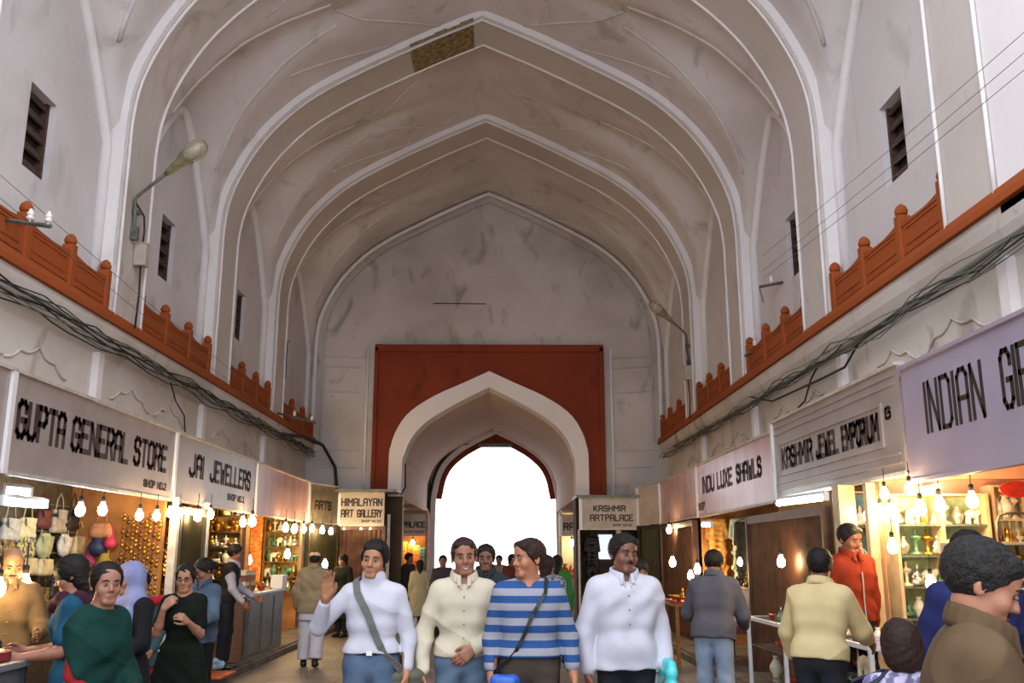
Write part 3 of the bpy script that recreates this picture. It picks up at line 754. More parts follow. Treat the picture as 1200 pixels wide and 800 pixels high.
tube_light(at_x(2, 588, -4.2), at_x(52, 592, -4.2), 'white tube light glowing over the bags of general store', .03)
tube_light(at_x(2, 575, -4.0), at_x(34, 578, -4.0), 'upper white tube light by the left edge of general store', .02)
tube_light(at_x(824, 615, 3.7), at_x(834, 615, 3.7), 'short tube light under the INDU LUXE sign', .03)
tube_light(at_x(325, 600, -4.3), at_x(350, 604, -4.3), 'tube light under the blank pink sign of left row', .03)
tube_light(at_x(1060, 578, 4.3), at_x(1098, 574, 4.3), 'tube light over the glass wall cabinet', .025)

# ------------------------------------------------------------------ street lamps
MT['lampglass'] = mat('dusty_lamp_glass', '#cfc9b4', 0.08, trans=.75, spec=.6)
MT['lamphood'] = mat('weathered_lamp_hood', '#8b8a6a', 0.4, 0.4, col2='#6a6a50', scale=12)
def street_lamp(base, knee, head, label, fuse):
    B = Vector(base); K = Vector(knee) - B; H = Vector(head) - B
    o = thing('street_lamp', label, 'lamp', B)
    d = (H - K).normalized()
    mb = MB(); mb.tube([(0, 0, 0), K * .5, K * .96, K + d * .08, K + (H - K) * .5, H - d * .25], .022, 8); mb.build('bracket_pipe', 'steel', o, smooth=True)
    for q_, h_ in ((0, .16), (K.z * .62, .05)):
        mb = MB(); mb.cbox((0, 0, q_), (.1, .06, h_)); mb.build('clamp', 'steel', o)
    rot = d.to_track_quat('Y', 'Z').to_euler()
    MB().lathe([(.028, -.34), (.045, -.28), (.06, -.14), (.085, -.06), (.10, .0), (.095, .02)], n=18, axis='y').build('lamp_hood', 'lamphood', o, smooth=True, loc=H, rot=rot)
    mb = MB(); mb.ball((0, .12, 0), (.125, .17, .115), 20, 14); g = mb.build('glass_bowl', 'lampglass', o, smooth=True, loc=H, rot=rot)
    mb = MB(); mb.ball((0, .08, 0), (.05, .1, .05)); mb.build('lamp_tube', 'porcelain', g, smooth=True)
    F_ = Vector(fuse) - B
    mb = MB(); mb.cbox((0, 0, 0), (.15, .13, .27)); mb.cbox((0, -.005, 0.14), (.17, .15, .02)); mb.build('fuse_box', 'signpale', o, loc=F_, bevel=.01)
    mb = MB(); mb.tube([F_ + Vector((0, 0, -.1)), F_ + Vector((.02, -.02, -.5)), F_ + Vector((0, 0, -.9))], .012, 6)
    mb.tube([F_ + Vector((0, 0, .1)), F_ + Vector((.02, -.03, .3)), F_ + Vector((-.01, 0, .5)), K * .9], .012, 6); mb.build('lamp_cable', 'cabledark', o, smooth=True)
street_lamp((-4.06, 10.72, 5.35), (-4.06, 10.66, 5.78), (-3.42, 10.5, 6.24), 'grey street lamp on a bracket by the left pilaster', (-4.02, 10.9, 5.13))
street_lamp((4.06, 18.25, 5.3), (4.02, 18.2, 5.9), (3.5, 18.05, 6.32), 'small street lamp on a bracket by the far right pilaster', (4.02, 18.2, 5.1))

# ------------------------------------------------------------------ insulator brackets and wires
def insulator_bracket(a, b, ins, label, droop=0.0):
    A = Vector(a); D_ = Vector(b) - A; o = thing('insulator_bracket', label, 'bracket', A)
    mb = MB(); mb.tube([(0, 0, 0), D_], .022, 4)
    mb.tube([(0, 0, -.02), D_ * .05 + Vector((0, 0, -.25)), ], .012, 5); mb.build('iron_arm', 'steel', o)
    for t in ins:
        p = D_ * t; mb = MB(); mb.tube([p, p + Vector((0, 0, .05))], .01, 6)
        mb.lathe([(.015, .03), (.034, .04), (.034, .06), (.022, .068), (.034, .08), (.034, .096), (.02, .11), (.016, .132), (.006, .14)], tuple(p), 12)
        mb.build('insulator', 'porcelain', o, smooth=True)
insulator_bracket(at_y(-6, 256, 8.1), at_y(60, 265, 8.0), (.62, .94), 'iron arm with two white insulators above left red parapet')
insulator_bracket((-4.1, 18.5, 4.34), at_y(370, 495, 18.0), (.45, .9), 'iron arm with small insulators at far left of the ledge')
insulator_bracket(at_x(890, 336, 4.1), at_y(964, 322, 12.4), (.2, .6), 'long iron arm crossing the second window on the right')
insulator_bracket((4.3, 14.05, 4.75), at_y(873, 417, 13.9), (.3,), 'short bent iron arm above right red parapet')
def cable(pts, r, m, label, group=None, name='cable', n=6, sub=1):
    P_ = [Vector(p) for p in pts]; out = []
    for i in range(len(P_) - 1):
        for k in range(8): out.append(P_[i].lerp(P_[i + 1], k / 8))
    out.append(P_[-1])
    mb = MB(); mb.tube(out, r, n); o = mb.build(name, m, smooth=True); tag(o, label, 'cable', group); return o
rc = random.Random(3)
def bundle(sx, n, y0, y1, xs, zs, label, grp, rr=(.004, .010)):
    for i in range(n):
        ph = rc.uniform(0, 6); z0 = zs + rc.uniform(-.06, .1); pts = []; y = y0; k = 0
        sag = rc.uniform(.03, .13)
        offs = rc.uniform(0, .8)
        while y < y1:
            seg = 2.2 + rc.uniform(-.3, .3)
            for t in np.linspace(0, 1, 7)[:-1]:
                pts.append((sx * (xs - rc.uniform(0, .02) - .03 * math.sin(ph + y)), y + seg * t, z0 - sag * math.sin(PI * ((t + offs) % 1)) + rc.uniform(-.012, .012)))
            y += seg
        mb = MB(); mb.tube(pts, rc.uniform(*rr), 5); o = mb.build('cable', 'cable' if rc.random() < .6 else 'cabledark', smooth=True)
        tag(o, label, 'cable', grp)
bundle(-1, 11, 5.5, 21.5, 4.08, 3.93, 'dusty cable in the sagging bundle along the left ledge', 'cables along the left ledge')
bundle(1, 7, 4.5, 21, 4.08, 3.86, 'dusty cable in the bundle along the right ledge', 'cables along the right ledge')
cable([(4.12, 4.5, 3.97), (4.12, 8, 3.84), (4.14, 10.9, 3.82), (4.16, 12.5, 3.86), (4.14, 14, 3.84), (4.16, 20.8, 3.95)], .026, 'cable', 'thick grey pipe-like cable along the right ledge', name='thick_cable')
cable([(-4.1, 19.2, 4.0), (-3.95, 20.4, 4.1), (-3.75, 21.5, 4.05), (-3.55, 22.1, 3.6), (-3.5, 22.2, 3.0)], .04, 'cabledark', 'thick dark cable bending down at the far left corner', name='thick_cable')
cable([at_x(960, 425, 4.2), at_x(950, 445, 4.15), at_x(943, 470, 4.12), at_x(935, 478, 4.1)], .012, 'cabledark', 'loose dark cable dropping from right ledge bundle')
cable([at_x(1010, 395, 4.2), at_x(990, 430, 4.15), at_x(960, 445, 4.12), at_x(905, 470, 4.1), at_x(880, 465, 4.1)], .014, 'cabledark', 'loose cable looping below the right ledge bundle')
cable([at_x(200, 448, -4.2), at_x(206, 470, -4.2), at_x(216, 487, -4.2), at_x(217, 506, -4.2)], .01, 'cabledark', 'thin cable dropping to the JAI JEWELLERS sign')
for i, (a, b) in enumerate([((0, 205), (330, 482)), ((0, 232), (320, 486))]):
    cable([at_x(a[0], a[1], -3.98), at_x((a[0] + b[0]) / 2, (a[1] + b[1]) / 2 + 4, -3.98), at_x(b[0], b[1], -3.98)], .004, 'cable', ['upper', 'lower'][i] + ' thin overhead wire along the left gallery', name='overhead_wire', n=4)
for i, (a, b) in enumerate([((1200, 38), (893, 300)), ((1200, 62), (893, 318)), ((1200, 82), (895, 326))]):
    cable([at_x(a[0], a[1], 3.9), at_x((a[0] + b[0]) / 2, (a[1] + b[1]) / 2 + 3, 3.95), at_x(b[0], b[1], 3.98)], .0035, 'cable', ['highest', 'middle', 'lowest'][i] + ' thin overhead wire along the right gallery', name='overhead_wire', n=4)
cable([at_y(475, 543, 22.1), at_y(475, 570, 22.1), at_y(470, 580, 22.1)], .02, 'cabledark', 'dark conduit on the left jamb of gate arch', name='conduit')

mb = MB(); mb.box(2.03, 3.7, 22.0, 22.1, 0, 2.84); mb.box(2.0, 2.04, 21.3, 22.1, 0, 2.84); struct(mb.build('wall_right_booth', 'shopdark'))
mb = MB(); mb.box(-2.36, -1.95, 22.0, 22.1, 0, 2.92); mb.box(-2.34, -2.28, 21.65, 22.1, 0, 2.92); struct(mb.build('wall_left_booth', 'shopdark'))
MT['bluewhite'] = mat('pale_blue_glow', '#b9c8da', 0.3, emit='#c8dcff', es=1.2)  # emissive panel put in for the bluish-white light inside the shop
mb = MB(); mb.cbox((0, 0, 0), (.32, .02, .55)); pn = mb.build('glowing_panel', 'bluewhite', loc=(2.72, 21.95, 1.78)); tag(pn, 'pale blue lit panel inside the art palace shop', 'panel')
# ------------------------------------------------------------------ people: smooth bodies grown from limb volumes
def V3(*a): return np.array(a, dtype=np.float64)
def nrm(v): v = np.asarray(v, dtype=np.float64); return v / (np.linalg.norm(v) + 1e-12)
def Rz(a): c, s = math.cos(a), math.sin(a); return np.array([[c, -s, 0], [s, c, 0], [0, 0, 1]])
def Rx(a): c, s = math.cos(a), math.sin(a); return np.array([[1, 0, 0], [0, c, -s], [0, s, c]])
def Ry(a): c, s = math.cos(a), math.sin(a); return np.array([[c, 0, s], [0, 1, 0], [-s, 0, c]])

class Sdf:
    def __init__(s, h): s.ops = []; s.h = h; s.fold = None
    def cap(s, a, b, ra, rb=None, k=.02, op='add'):
        rb = ra if rb is None else rb; a = np.asarray(a, float); b = np.asarray(b, float)
        ba = b - a; L2 = max(float(ba @ ba), 1e-9)
        def f(X, Y, Z):
            px, py, pz = X - a[0], Y - a[1], Z - a[2]
            t = np.clip((px * ba[0] + py * ba[1] + pz * ba[2]) / L2, 0, 1)
            return np.sqrt((px - ba[0] * t) ** 2 + (py - ba[1] * t) ** 2 + (pz - ba[2] * t) ** 2) - (ra + (rb - ra) * t)
        r = max(ra, rb); s.ops.append((op, f, np.minimum(a, b) - r, np.maximum(a, b) + r, k)); return s
    def ell(s, c, r, R=None, k=.02, op='add'):
        c = np.asarray(c, float); r = np.asarray(r, float); R = np.eye(3) if R is None else R
        def f(X, Y, Z):
            px, py, pz = X - c[0], Y - c[1], Z - c[2]
            q = [R[0, i] * px + R[1, i] * py + R[2, i] * pz for i in range(3)]
            k0 = np.sqrt(sum((q[i] / r[i]) ** 2 for i in range(3))); k1 = np.sqrt(sum((q[i] / r[i] ** 2) ** 2 for i in range(3)))
            return k0 * (k0 - 1) / np.maximum(k1, 1e-6)
        m = float(max(r)); s.ops.append((op, f, c - m, c + m, k)); return s
    def plane(s, p, n, lo=None, hi=None, k=.004):
        """remove everything on the side n points to (inside the optional box)"""
        p = np.asarray(p, float); n = nrm(n)
        def f(X, Y, Z): return -((X - p[0]) * n[0] + (Y - p[1]) * n[1] + (Z - p[2]) * n[2])
        s.ops.append(('cut', f, lo, hi, k)); return s
    def value(s, Pts):
        Pts = np.asarray(Pts, float); X, Y, Z = Pts[..., 0], Pts[..., 1], Pts[..., 2]; D = np.full(X.shape, .2)
        for op, f, a, b, k in s.ops:
            if op != 'add': continue
            B = f(X, Y, Z); w = np.clip(.5 + .5 * (B - D) / k, 0, 1); D = B * (1 - w) + D * w - k * w * (1 - w)
        return D
    def grid(s):
        adds = [o for o in s.ops if o[0] == 'add']; h = s.h
        lo = np.min([o[2] for o in adds], 0) - .035; hi = np.max([o[3] for o in adds], 0) + .035
        n = np.ceil((hi - lo) / h).astype(int) + 1
        ax = [(lo[i] + h * np.arange(n[i])).astype(np.float32) for i in range(3)]
        D = np.full(n, .2, np.float32)
        for op, f, a, b, k in s.ops:
            if op == 'cut' and a is None: sl = [slice(0, n[i]) for i in range(3)]
            else:
                m = (k + 2.5 * h) if op != 'cut' else 0
                sl = []
                for i in range(3):
                    i0 = max(0, int((a[i] - m - lo[i]) / h)); i1 = min(n[i], int((b[i] + m - lo[i]) / h) + 2); sl.append(slice(i0, max(i1, i0)))
            sl = tuple(sl)
            X = ax[0][sl[0]][:, None, None]; Y = ax[1][sl[1]][None, :, None]; Z = ax[2][sl[2]][None, None, :]
            A = D[sl]
            if A.size == 0: continue
            Bv = f(X, Y, Z).astype(np.float32) * np.ones(A.shape, np.float32)
            if op == 'add':
                w = np.clip(.5 + .5 * (Bv - A) / k, 0, 1); D[sl] = Bv * (1 - w) + A * w - k * w * (1 - w)
            else:
                Bv = -Bv if op in ('sub', 'cut') else Bv
                w = np.clip(.5 - .5 * (Bv - A) / k, 0, 1); D[sl] = Bv * (1 - w) + A * w + k * w * (1 - w)
        if s.fold:
            X = ax[0][:, None, None]; Y = ax[1][None, :, None]; Z = ax[2][None, None, :]
            D += s.fold(X, Y, Z).astype(np.float32)
        return D, lo
    def mesh(s, name, m, parent=None):
        D, lo = s.grid(); h = s.h
        I = D < 0; nx, ny, nz = D.shape
        cnt = np.zeros((nx - 1, ny - 1, nz - 1), np.int8)
        for dx in (0, 1):
            for dy in (0, 1):
                for dz in (0, 1): cnt += I[dx:nx - 1 + dx, dy:ny - 1 + dy, dz:nz - 1 + dz]
        act = (cnt > 0) & (cnt < 8); idx = np.argwhere(act)
        if len(idx) == 0: return None
        vid = np.full(act.shape, -1, np.int32); vid[act] = np.arange(len(idx))
        acc = np.zeros((len(idx), 3)); num = np.zeros(len(idx)); ix, iy, iz = idx.T
        corners = [(a, b, c) for a in (0, 1) for b in (0, 1) for c in (0, 1)]
        for c0 in corners:
            for ax_ in range(3):
                if c0[ax_] == 1: continue
                c1 = list(c0); c1[ax_] = 1
                d0 = D[ix + c0[0], iy + c0[1], iz + c0[2]]; d1 = D[ix + c1[0], iy + c1[1], iz + c1[2]]
                cr = (d0 < 0) != (d1 < 0)
                t = np.where(cr, d0 / np.where(cr, d0 - d1, 1), 0)
                p = np.tile(np.array(c0, float), (len(idx), 1)); p[:, ax_] += t
                acc[cr] += p[cr]; num[cr] += 1
        vs = (idx + acc / num[:, None]) * h + lo
        quads = []
        for ax_ in range(3):
            u, w = [(1, 2), (2, 0), (0, 1)][ax_]
            a = [slice(1, d - 1) for d in D.shape]; a[ax_] = slice(0, D.shape[ax_] - 1)
            b = list(a); b[ax_] = slice(1, D.shape[ax_])
            A = I[tuple(a)]; B = I[tuple(b)]
            for inside_first in (True, False):
                e = np.argwhere((A & ~B) if inside_first else (~A & B))
                if len(e) == 0: continue
                g = e.copy(); g[:, u] += 1; g[:, w] += 1
                def vv(du, dw):
                    q = g.copy(); q[:, u] -= du; q[:, w] -= dw
                    return vid[q[:, 0], q[:, 1], q[:, 2]]
                q = np.stack([vv(1, 1), vv(0, 1), vv(0, 0), vv(1, 0)], 1)
                if not inside_first: q = q[:, ::-1]
                quads.append(q)
        Q = np.concatenate(quads); Q = Q[(Q >= 0).all(1)]
        me = bpy.data.meshes.new(name)
        me.vertices.add(len(vs)); me.vertices.foreach_set('co', vs.astype(np.float32).ravel())
        me.loops.add(len(Q) * 4); me.loops.foreach_set('vertex_index', Q.astype(np.int32).ravel())
        me.polygons.add(len(Q)); me.polygons.foreach_set('loop_start', np.arange(0, len(Q) * 4, 4, dtype=np.int32))
        me.update(calc_edges=True); me.validate()
        me.polygons.foreach_set('use_smooth', [True] * len(me.polygons))
        o = bpy.data.objects.new(name, me); COL.objects.link(o); me.materials.append(MT[m] if isinstance(m, str) else m)
        if parent: o.parent = parent
        return o

def fold_fn(seed, amp=.005):
    r = random.Random(seed); p = [r.uniform(0, 6) for _ in range(8)]
    def f(X, Y, Z):
        w = 4 * np.sin(6 * X + p[0] + 3 * Z) + 3 * np.sin(8 * Y + p[1])
        a = np.abs(np.sin(15 * Z + .5 * w + p[2])) ** .7 * 2 - 1.2
        a = a * np.clip(np.sin(5 * X + 7 * Z + p[3]) + .3, 0, 1)
        b = np.sin(34 * X + 9 * np.sin(5 * Z + p[4]) + 12 * Y) * np.clip(np.sin(4 * Z + p[5] + 5 * Y) + .2, 0, 1)
        return amp * (.6 * a + .55 * b)
    return f

SKIN = {}
def skin(c):
    if c not in SKIN: SKIN[c] = mat('skin_' + c.lstrip('#'), c, 0.5, col2=c, scale=20)
    return SKIN[c]
CL = {}
def cloth(name, c, c2=None, rough=.85, scale=5, **k):
    if name not in CL: CL[name] = mat(name, c, rough, col2=c2 or c, scale=scale, bump=.10, bscale=90, spec=.15, **k)
    return CL[name]
def striped(name, ca, cb, period, thresh=.5, axis=2, off=0.0):
    if name in CL: return CL[name]
    m = mat(name, ca, .9, bump=.3, bscale=120, spec=.2); nt = m.node_tree
    tc = nt.nodes.new('ShaderNodeTexCoord'); sp = nt.nodes.new('ShaderNodeSeparateXYZ'); nt.links.new(tc.outputs['Object'], sp.inputs[0])
    ad = nt.nodes.new('ShaderNodeMath'); ad.operation = 'ADD'; ad.inputs[1].default_value = off + 10 * period; nt.links.new(sp.outputs[axis], ad.inputs[0])
    md = nt.nodes.new('ShaderNodeMath'); md.operation = 'MODULO'; md.inputs[1].default_value = period; nt.links.new(ad.outputs[0], md.inputs[0])
    gt = nt.nodes.new('ShaderNodeMath'); gt.operation = 'GREATER_THAN'; gt.inputs[1].default_value = period * thresh; nt.links.new(md.outputs[0], gt.inputs[0])
    mx = nt.nodes.new('ShaderNodeMix'); mx.data_type = 'RGBA'; mx.inputs[6].default_value = hexc(ca); mx.inputs[7].default_value = hexc(cb)
    nt.links.new(gt.outputs[0], mx.inputs[0]); nt.links.new(mx.outputs[2], nt.nodes['Principled BSDF'].inputs['Base Color'])
    CL[name] = m; return m
MT['hair'] = mat('black_hair', '#0c0a09', .6, spec=.25, col2='#17110e', scale=60, bump=.4, bscale=120, stretch=(1, 1, .3))
MT['hairbrown'] = mat('brown_hair', '#1f120d', .6, spec=.25, col2='#2c1a12', scale=60, bump=.4, bscale=120, stretch=(1, 1, .3))
MT['hairgrey'] = mat('greying_hair', '#131211', .6, spec=.25, col2='#262322', scale=50, bump=.6, bscale=120)
MT['eyewhite'] = mat('eye_white', '#6e625a', .6); MT['iris'] = mat('dark_iris', '#120a07', .45)
MT['lips'] = mat('lip_brown', '#8a4f45', .5); MT['leather'] = mat('black_leather', '#15120f', .4)
MT['teeth'] = mat('teeth', '#d8d2c6', .3)

def person(label, pos, rz, H=1.70, fat=1.0, shx=1.0, lean=0.0, side=0.0, yaw=0.0, pitch=0.0, tilt=0.0, skinc='#8a5a42', h=.01,
           top=None, bottom=None, hair='short', hairm='hair', armL=None, armR=None, legs=None, curl=(.35, .35), shoes='leather',
           face=True, sex='m', scarf=None, extra=None, hands=True, beltm=None, glasses=False, moustache=False, smile=False, z0=0.0, group=None, seed=1, handdir=(None, None)):
    """local frame: faces -Y, its own left is +X.  arm = (upper direction, forearm direction)"""
    s = H / 1.72; root = thing('person', label, 'person', (pos[0], pos[1], pos[2] if len(pos) > 2 else 0), rz, group)
    P = V3(0, 0, .93 * s); R = Rx(math.radians(lean)) @ Ry(math.radians(side)); u = R @ V3(0, 0, 1); xh = R @ V3(1, 0, 0); fw = R @ V3(0, -1, 0)
    C = lambda t, x=0, y=0: P + u * t * s + xh * x * s + fw * y * s
    SH = {1: C(.440, .160 * shx), -1: C(.440, -.160 * shx)}
    arms = {}
    for sd, a in ((1, armL), (-1, armR)):
        a = a or ((.16 * sd, .02, -1), (.04 * sd, -.22, -1))
        e = SH[sd] + nrm(a[0]) * .285 * s; w = e + nrm(a[1]) * .245 * s; arms[sd] = (SH[sd], e, w, nrm(a[1]))
    legs = legs or {1: ((.04, -.05, -1), (.0, .06, -1)), -1: ((-.04, .03, -1), (0, .05, -1))}
    LG = {}
    for sd in (1, -1):
        hip = P + V3(.088 * sd, 0, -.02) * s; kn = hip + nrm(legs[sd][0]) * .42 * s; an = kn + nrm(legs[sd][1]) * .41 * s; LG[sd] = (hip, kn, an)
    zmin = min(LG[1][2][2], LG[-1][2][2]) - .085 * s
    root['_'] = 0; del root['_']
    DZ = -zmin  # stand on the ground
    P = P + V3(0, 0, DZ)
    for sd in (1, -1):
        LG[sd] = tuple(p + V3(0, 0, DZ) for p in LG[sd]); SH[sd] = SH[sd] + V3(0, 0, DZ); arms[sd] = tuple(list(p + V3(0, 0, DZ) for p in arms[sd][:3]) + [arms[sd][3]])
    HR = Rz(math.radians(yaw)) @ Rx(math.radians(pitch)) @ Ry(math.radians(tilt)) if True else R
    nb = C(.50); hc = nb + (u * .5 + V3(0, 0, .5)) * .138 * s + V3(0, -.018 * s, .012 * s) @ np.eye(3)
    hs = s * 1.04 if H > 1.45 else s * 1.14
    def HP(x, y, z): return hc + HR @ (V3(x, y, z) * hs)
    TOR = [(0.0, .074, .092), (.13, .058, .084), (.25, .068, .092), (.36, .086, .092), (.43, .07, .072)]
    if sex == 'f': TOR = [(0.0, .082, .095), (.13, .050, .076), (.25, .060, .083), (.36, .074, .084), (.43, .06, .062)]
    def torso(S, inf, k=.035, lo=-1, hi=9):
        for t, hx, r in TOR:
            if lo <= t <= hi: S.cap(C(t, -hx * shx), C(t, hx * shx), (r * fat + inf) * s, k=k * s)
        for sd in (1, -1):
            S.cap(C(.425, .02 * sd), C(.425, .135 * sd * shx), (.058 + inf) * s, k=.03 * s)
            S.cap(C(.475, .03 * sd, -.01), C(.445, .13 * sd * shx, -.005), (.042 + inf) * s, (.045 + inf) * s, k=.025 * s)
        if fat > 1.08: S.cap(C(.08, -.05, .03), C(.08, .05, .03), (.088 * fat + inf) * s, k=.03)
        if sex == 'f' and H > 1.4:
            for sd in (1, -1): S.ell(C(.32, .07 * sd, .075), (np.array([.058, .05, .058]) + inf * .8) * s, k=.05)
    # body, one surface
    B = Sdf(h); torso(B, -.008)
    B.cap(C(.43), C(.52) + V3(0, .0, 0), .075 * s, .058 * s, k=.05); B.cap(C(.47), HP(0, .01, -.06), .058 * s, .052 * hs, k=.03)
    for sd in (1, -1):
        a, e, w, fd = arms[sd]
        B.cap(a, e, .046 * s, .037 * s, k=.025); B.cap(e, e + (w - e) * .3, .041 * s, .041 * s, k=.015); B.cap(e + (w - e) * .3, w, .04 * s, .027 * s, k=.015)
        hp, kn, an = LG[sd]
        B.cap(hp, kn, .078 * s, .052 * s, k=.03); B.cap(kn, kn + (an - kn) * .35, .052 * s, .054 * s, k=.02); B.cap(kn + (an - kn) * .35, an, .054 * s, .036 * s, k=.02)
        B.cap(an + V3(0, .03, -.04) * s, an + V3(0, -.13, -.055) * s, .033 * s, .028 * s, k=.03)
        if hands:
            hd = handdir[0 if sd == 1 else 1]
            d = nrm(hd[0]) if hd else fd
            n_ = nrm(np.array(hd[1], float) - d * np.dot(hd[1], d)) if hd else nrm(V3(-sd, 0, 0) - d * np.dot(V3(-sd, 0, 0), d))
            t_ = np.cross(n_, d) * (sd); t_ = nrm(t_)
            if not hd and t_[1] > 0: t_ = -t_
            cu = curl[0 if sd == 1 else 1]; W = w
            L4 = [(.030, .088, (.040, .026, .021)), (.010, .092, (.045, .029, .021)), (-.011, .088, (.041, .027, .021)), (-.031, .080, (.032, .021, .018))]
            for off, ln, sg in L4:
                b0 = W + (d * .012 + t_ * off * .62) * s; b1 = W + (d * ln + t_ * off) * s
                B.cap(b0, b1, .015 * s, .0125 * s, k=.014)
                p = b1; ang = cu * .7
                for i, l_ in enumerate(sg):
                    dd = d * math.cos(ang) + n_ * math.sin(ang); q = p + dd * l_ * s
                    B.cap(p, q, (.0098 - .0008 * i) * s, (.0092 - .0009 * i) * s, k=.003); p = q; ang += cu * .9
            b0 = W + (d * .022 + t_ * .022) * s; b1 = b0 + (d * .034 + t_ * .028 + n_ * .012) * s; b2 = b1 + (d * .032 + t_ * .006 + n_ * (.006 + .02 * cu)) * s; b3 = b2 + (d * .024 - t_ * .004 + n_ * .02 * cu) * s
            B.cap(b0, b1, .016 * s, .012 * s, k=.012); B.cap(b1, b2, .0115 * s, .0105 * s, k=.004); B.cap(b2, b3, .0105 * s, .0085 * s, k=.004)
    # head
    def E(c, r, k=.02, op='add'): B.ell(HP(*c), np.array(r) * hs, HR, k * hs, op)
    def Cc(a, b, ra, rb=None, k=.01, op='add'): B.cap(HP(*a), HP(*b), ra * hs, (rb or ra) * hs, k * hs, op)
    E((0, .014, .032), (.074, .093, .082), .01); E((0, -.02, -.035), (.058, .066, .078), .03)
    Cc((-.018, -.066, -.092), (.018, -.066, -.092), .019, k=.02)
    E((0, -.045, .05), (.058, .045, .05), .03)
    Cc((-.03, -.078, .02), (.03, -.078, .02), .011, k=.014)
    for sd in (1, -1):
        E((.04 * sd, -.055, -.028), (.024, .026, .026), .02); E((.077 * sd, .012, -.006), (.009, .019, .031), .008)
        E((.031 * sd, -.1, .0), (.016, .0145, .0095), .010, 'sub'); E((.082 * sd, .004, -.004), (.006, .009, .017), .006, 'sub')
    Cc((0, -.083, .008), (0, -.103, -.03), .0075, .0115, k=.012); Cc((-.0125, -.089, -.034), (.0125, -.089, -.034), .008, k=.007)
    Cc((-.017, -.0815, -.061), (.017, -.0815, -.061), .0065, k=.006); Cc((-.014, -.08, -.0725), (.014, -.08, -.0725), .0075, k=.006)
    body = B.mesh('body', skin(skinc), root)
    if face:
        for sd in (1, -1):
            mb = MB(); c = HP(.031 * sd, -.0868, .0); mb.ball(c, (.0125 * hs, .007 * hs, .0062 * hs), 12, 8); ey = mb.build('eye', 'eyewhite', root, smooth=True)
            mb = MB(); c = HP(.031 * sd, -.0912, -.0); mb.ball(c, (.0064 * hs, .0035 * hs, .006 * hs), 8, 6); mb.build('iris', 'iris', ey, smooth=True)
            mb = MB(); mb.tube([HP(.013 * sd, -.0925, .019), HP(.03 * sd, -.0945, .0255), HP(.047 * sd, -.079, .019)], .0042 * hs, 6, taper=[.8, 1.1, .5]); mb.build('eyebrow', hairm, root, smooth=True)
        mb = MB(); mb.tube([HP(-.022, -.0815, -.066), HP(-.010, -.0885, -.0615), HP(0, -.0890, -.063), HP(.010, -.0885, -.0615), HP(.022, -.0815, -.066), HP(.01, -.0878, -.074), HP(-.01, -.0878, -.074)], .0034 * hs, 6, closed=True); lp = mb.build('lips', 'lips', root, smooth=True)
        if smile:
            mb = MB(); mb.ball(HP(0, -.0860, -.0672), (.017 * hs, .005 * hs, .0042 * hs)); mb.build('teeth', 'teeth', lp, smooth=True)
        if moustache:
            mb = MB(); mb.tube([HP(-.026, -.085, -.057), HP(-.012, -.093, -.051), HP(0, -.0945, -.0495), HP(.012, -.093, -.051), HP(.026, -.085, -.057)], .0052 * hs, 6, taper=[.5, 1.1, .9, 1.1, .5]); mb.build('moustache', hairm, root, smooth=True)
    if glasses:
        mb = MB()
        for sd in (1, -1):
            mb.tube([HP(.032 * sd + .022 * math.cos(a), -.098 + .004 * abs(math.cos(a)), .001 + .016 * math.sin(a)) for a in np.linspace(0, 2 * PI, 17)[:-1]], .002, 5, closed=True)
            mb.tube([HP(.054 * sd, -.094, .004), HP(.078 * sd, -.03, .006), HP(.08 * sd, .02, .0)], .0018, 5)
        mb.tube([HP(-.01, -.1, .004), HP(.01, -.1, .004)], .002, 5); mb.build('spectacles', 'black', root, smooth=True)
    # hair
    if hair:
        S = Sdf(min(h, .009)); q = hs
        def e(c, r, k=.012, op='add'): S.ell(HP(*c), np.array(r) * q, HR, k * q, op)
        if hair in ('short', 'fringe', 'bob', 'long', 'crop', 'bun'):
            inf = {'crop': .011, 'short': .015, 'fringe': .017, 'bob': .022, 'long': .018, 'bun': .016}[hair]
            e((0, .016, .036), (.075 + inf, .094 + inf, .083 + inf))
            if hair in ('fringe', 'short', 'crop'):
                S.cap(HP(-.04, -.052, .078), HP(.04, -.056, .078), .028 * q, .026 * q, k=.02)
            if hair == 'bob': e((0, .03, -.03), (.092, .085, .105), .03)
            if hair == 'long':
                e((0, .045, -.04), (.08, .06, .09), .03); S.cap(HP(0, .06, -.08), HP(0, .085, -.26), .052 * q, .032 * q, k=.03)
            if hair == 'bun': S.ell(HP(0, .12, -.0), np.array([.05, .045, .045]) * q, HR, .01)
            top_ = {'fringe': .012, 'short': .026, 'crop': .026, 'bob': .03, 'long': .012, 'bun': .016}[hair]
            S.cap(HP(0, -.112, -.14), HP(0, -.112, top_ - .06), .068 * q, .068 * q, k=.012, op='sub')
            if hair in ('short', 'fringe', 'crop', 'bun'):
                S.plane(HP(0, 0, -.028), HR @ V3(0, -.72, -.7))
            if hair == 'bob': S.plane(HP(0, 0, -.12), HR @ V3(0, 0, -1))
        elif hair == 'bald':
            e((0, .02, .02), (.083, .1, .07)); S.plane(HP(0, 0, -.028), HR @ V3(0, -.72, -.7)); S.plane(HP(0, .0, .045), HR @ V3(0, -.5, .8))
            S.cap(HP(0, -.112, -.14), HP(0, -.112, .1), .08 * q, .08 * q, k=.01, op='sub')
        sd_ = seed * 1.3
        S.fold = lambda X, Y, Z: .0022 * np.sin(95 * X + 30 * np.sin(20 * Z + sd_) + 40 * Y)
        S.mesh('hair', hairm, root)
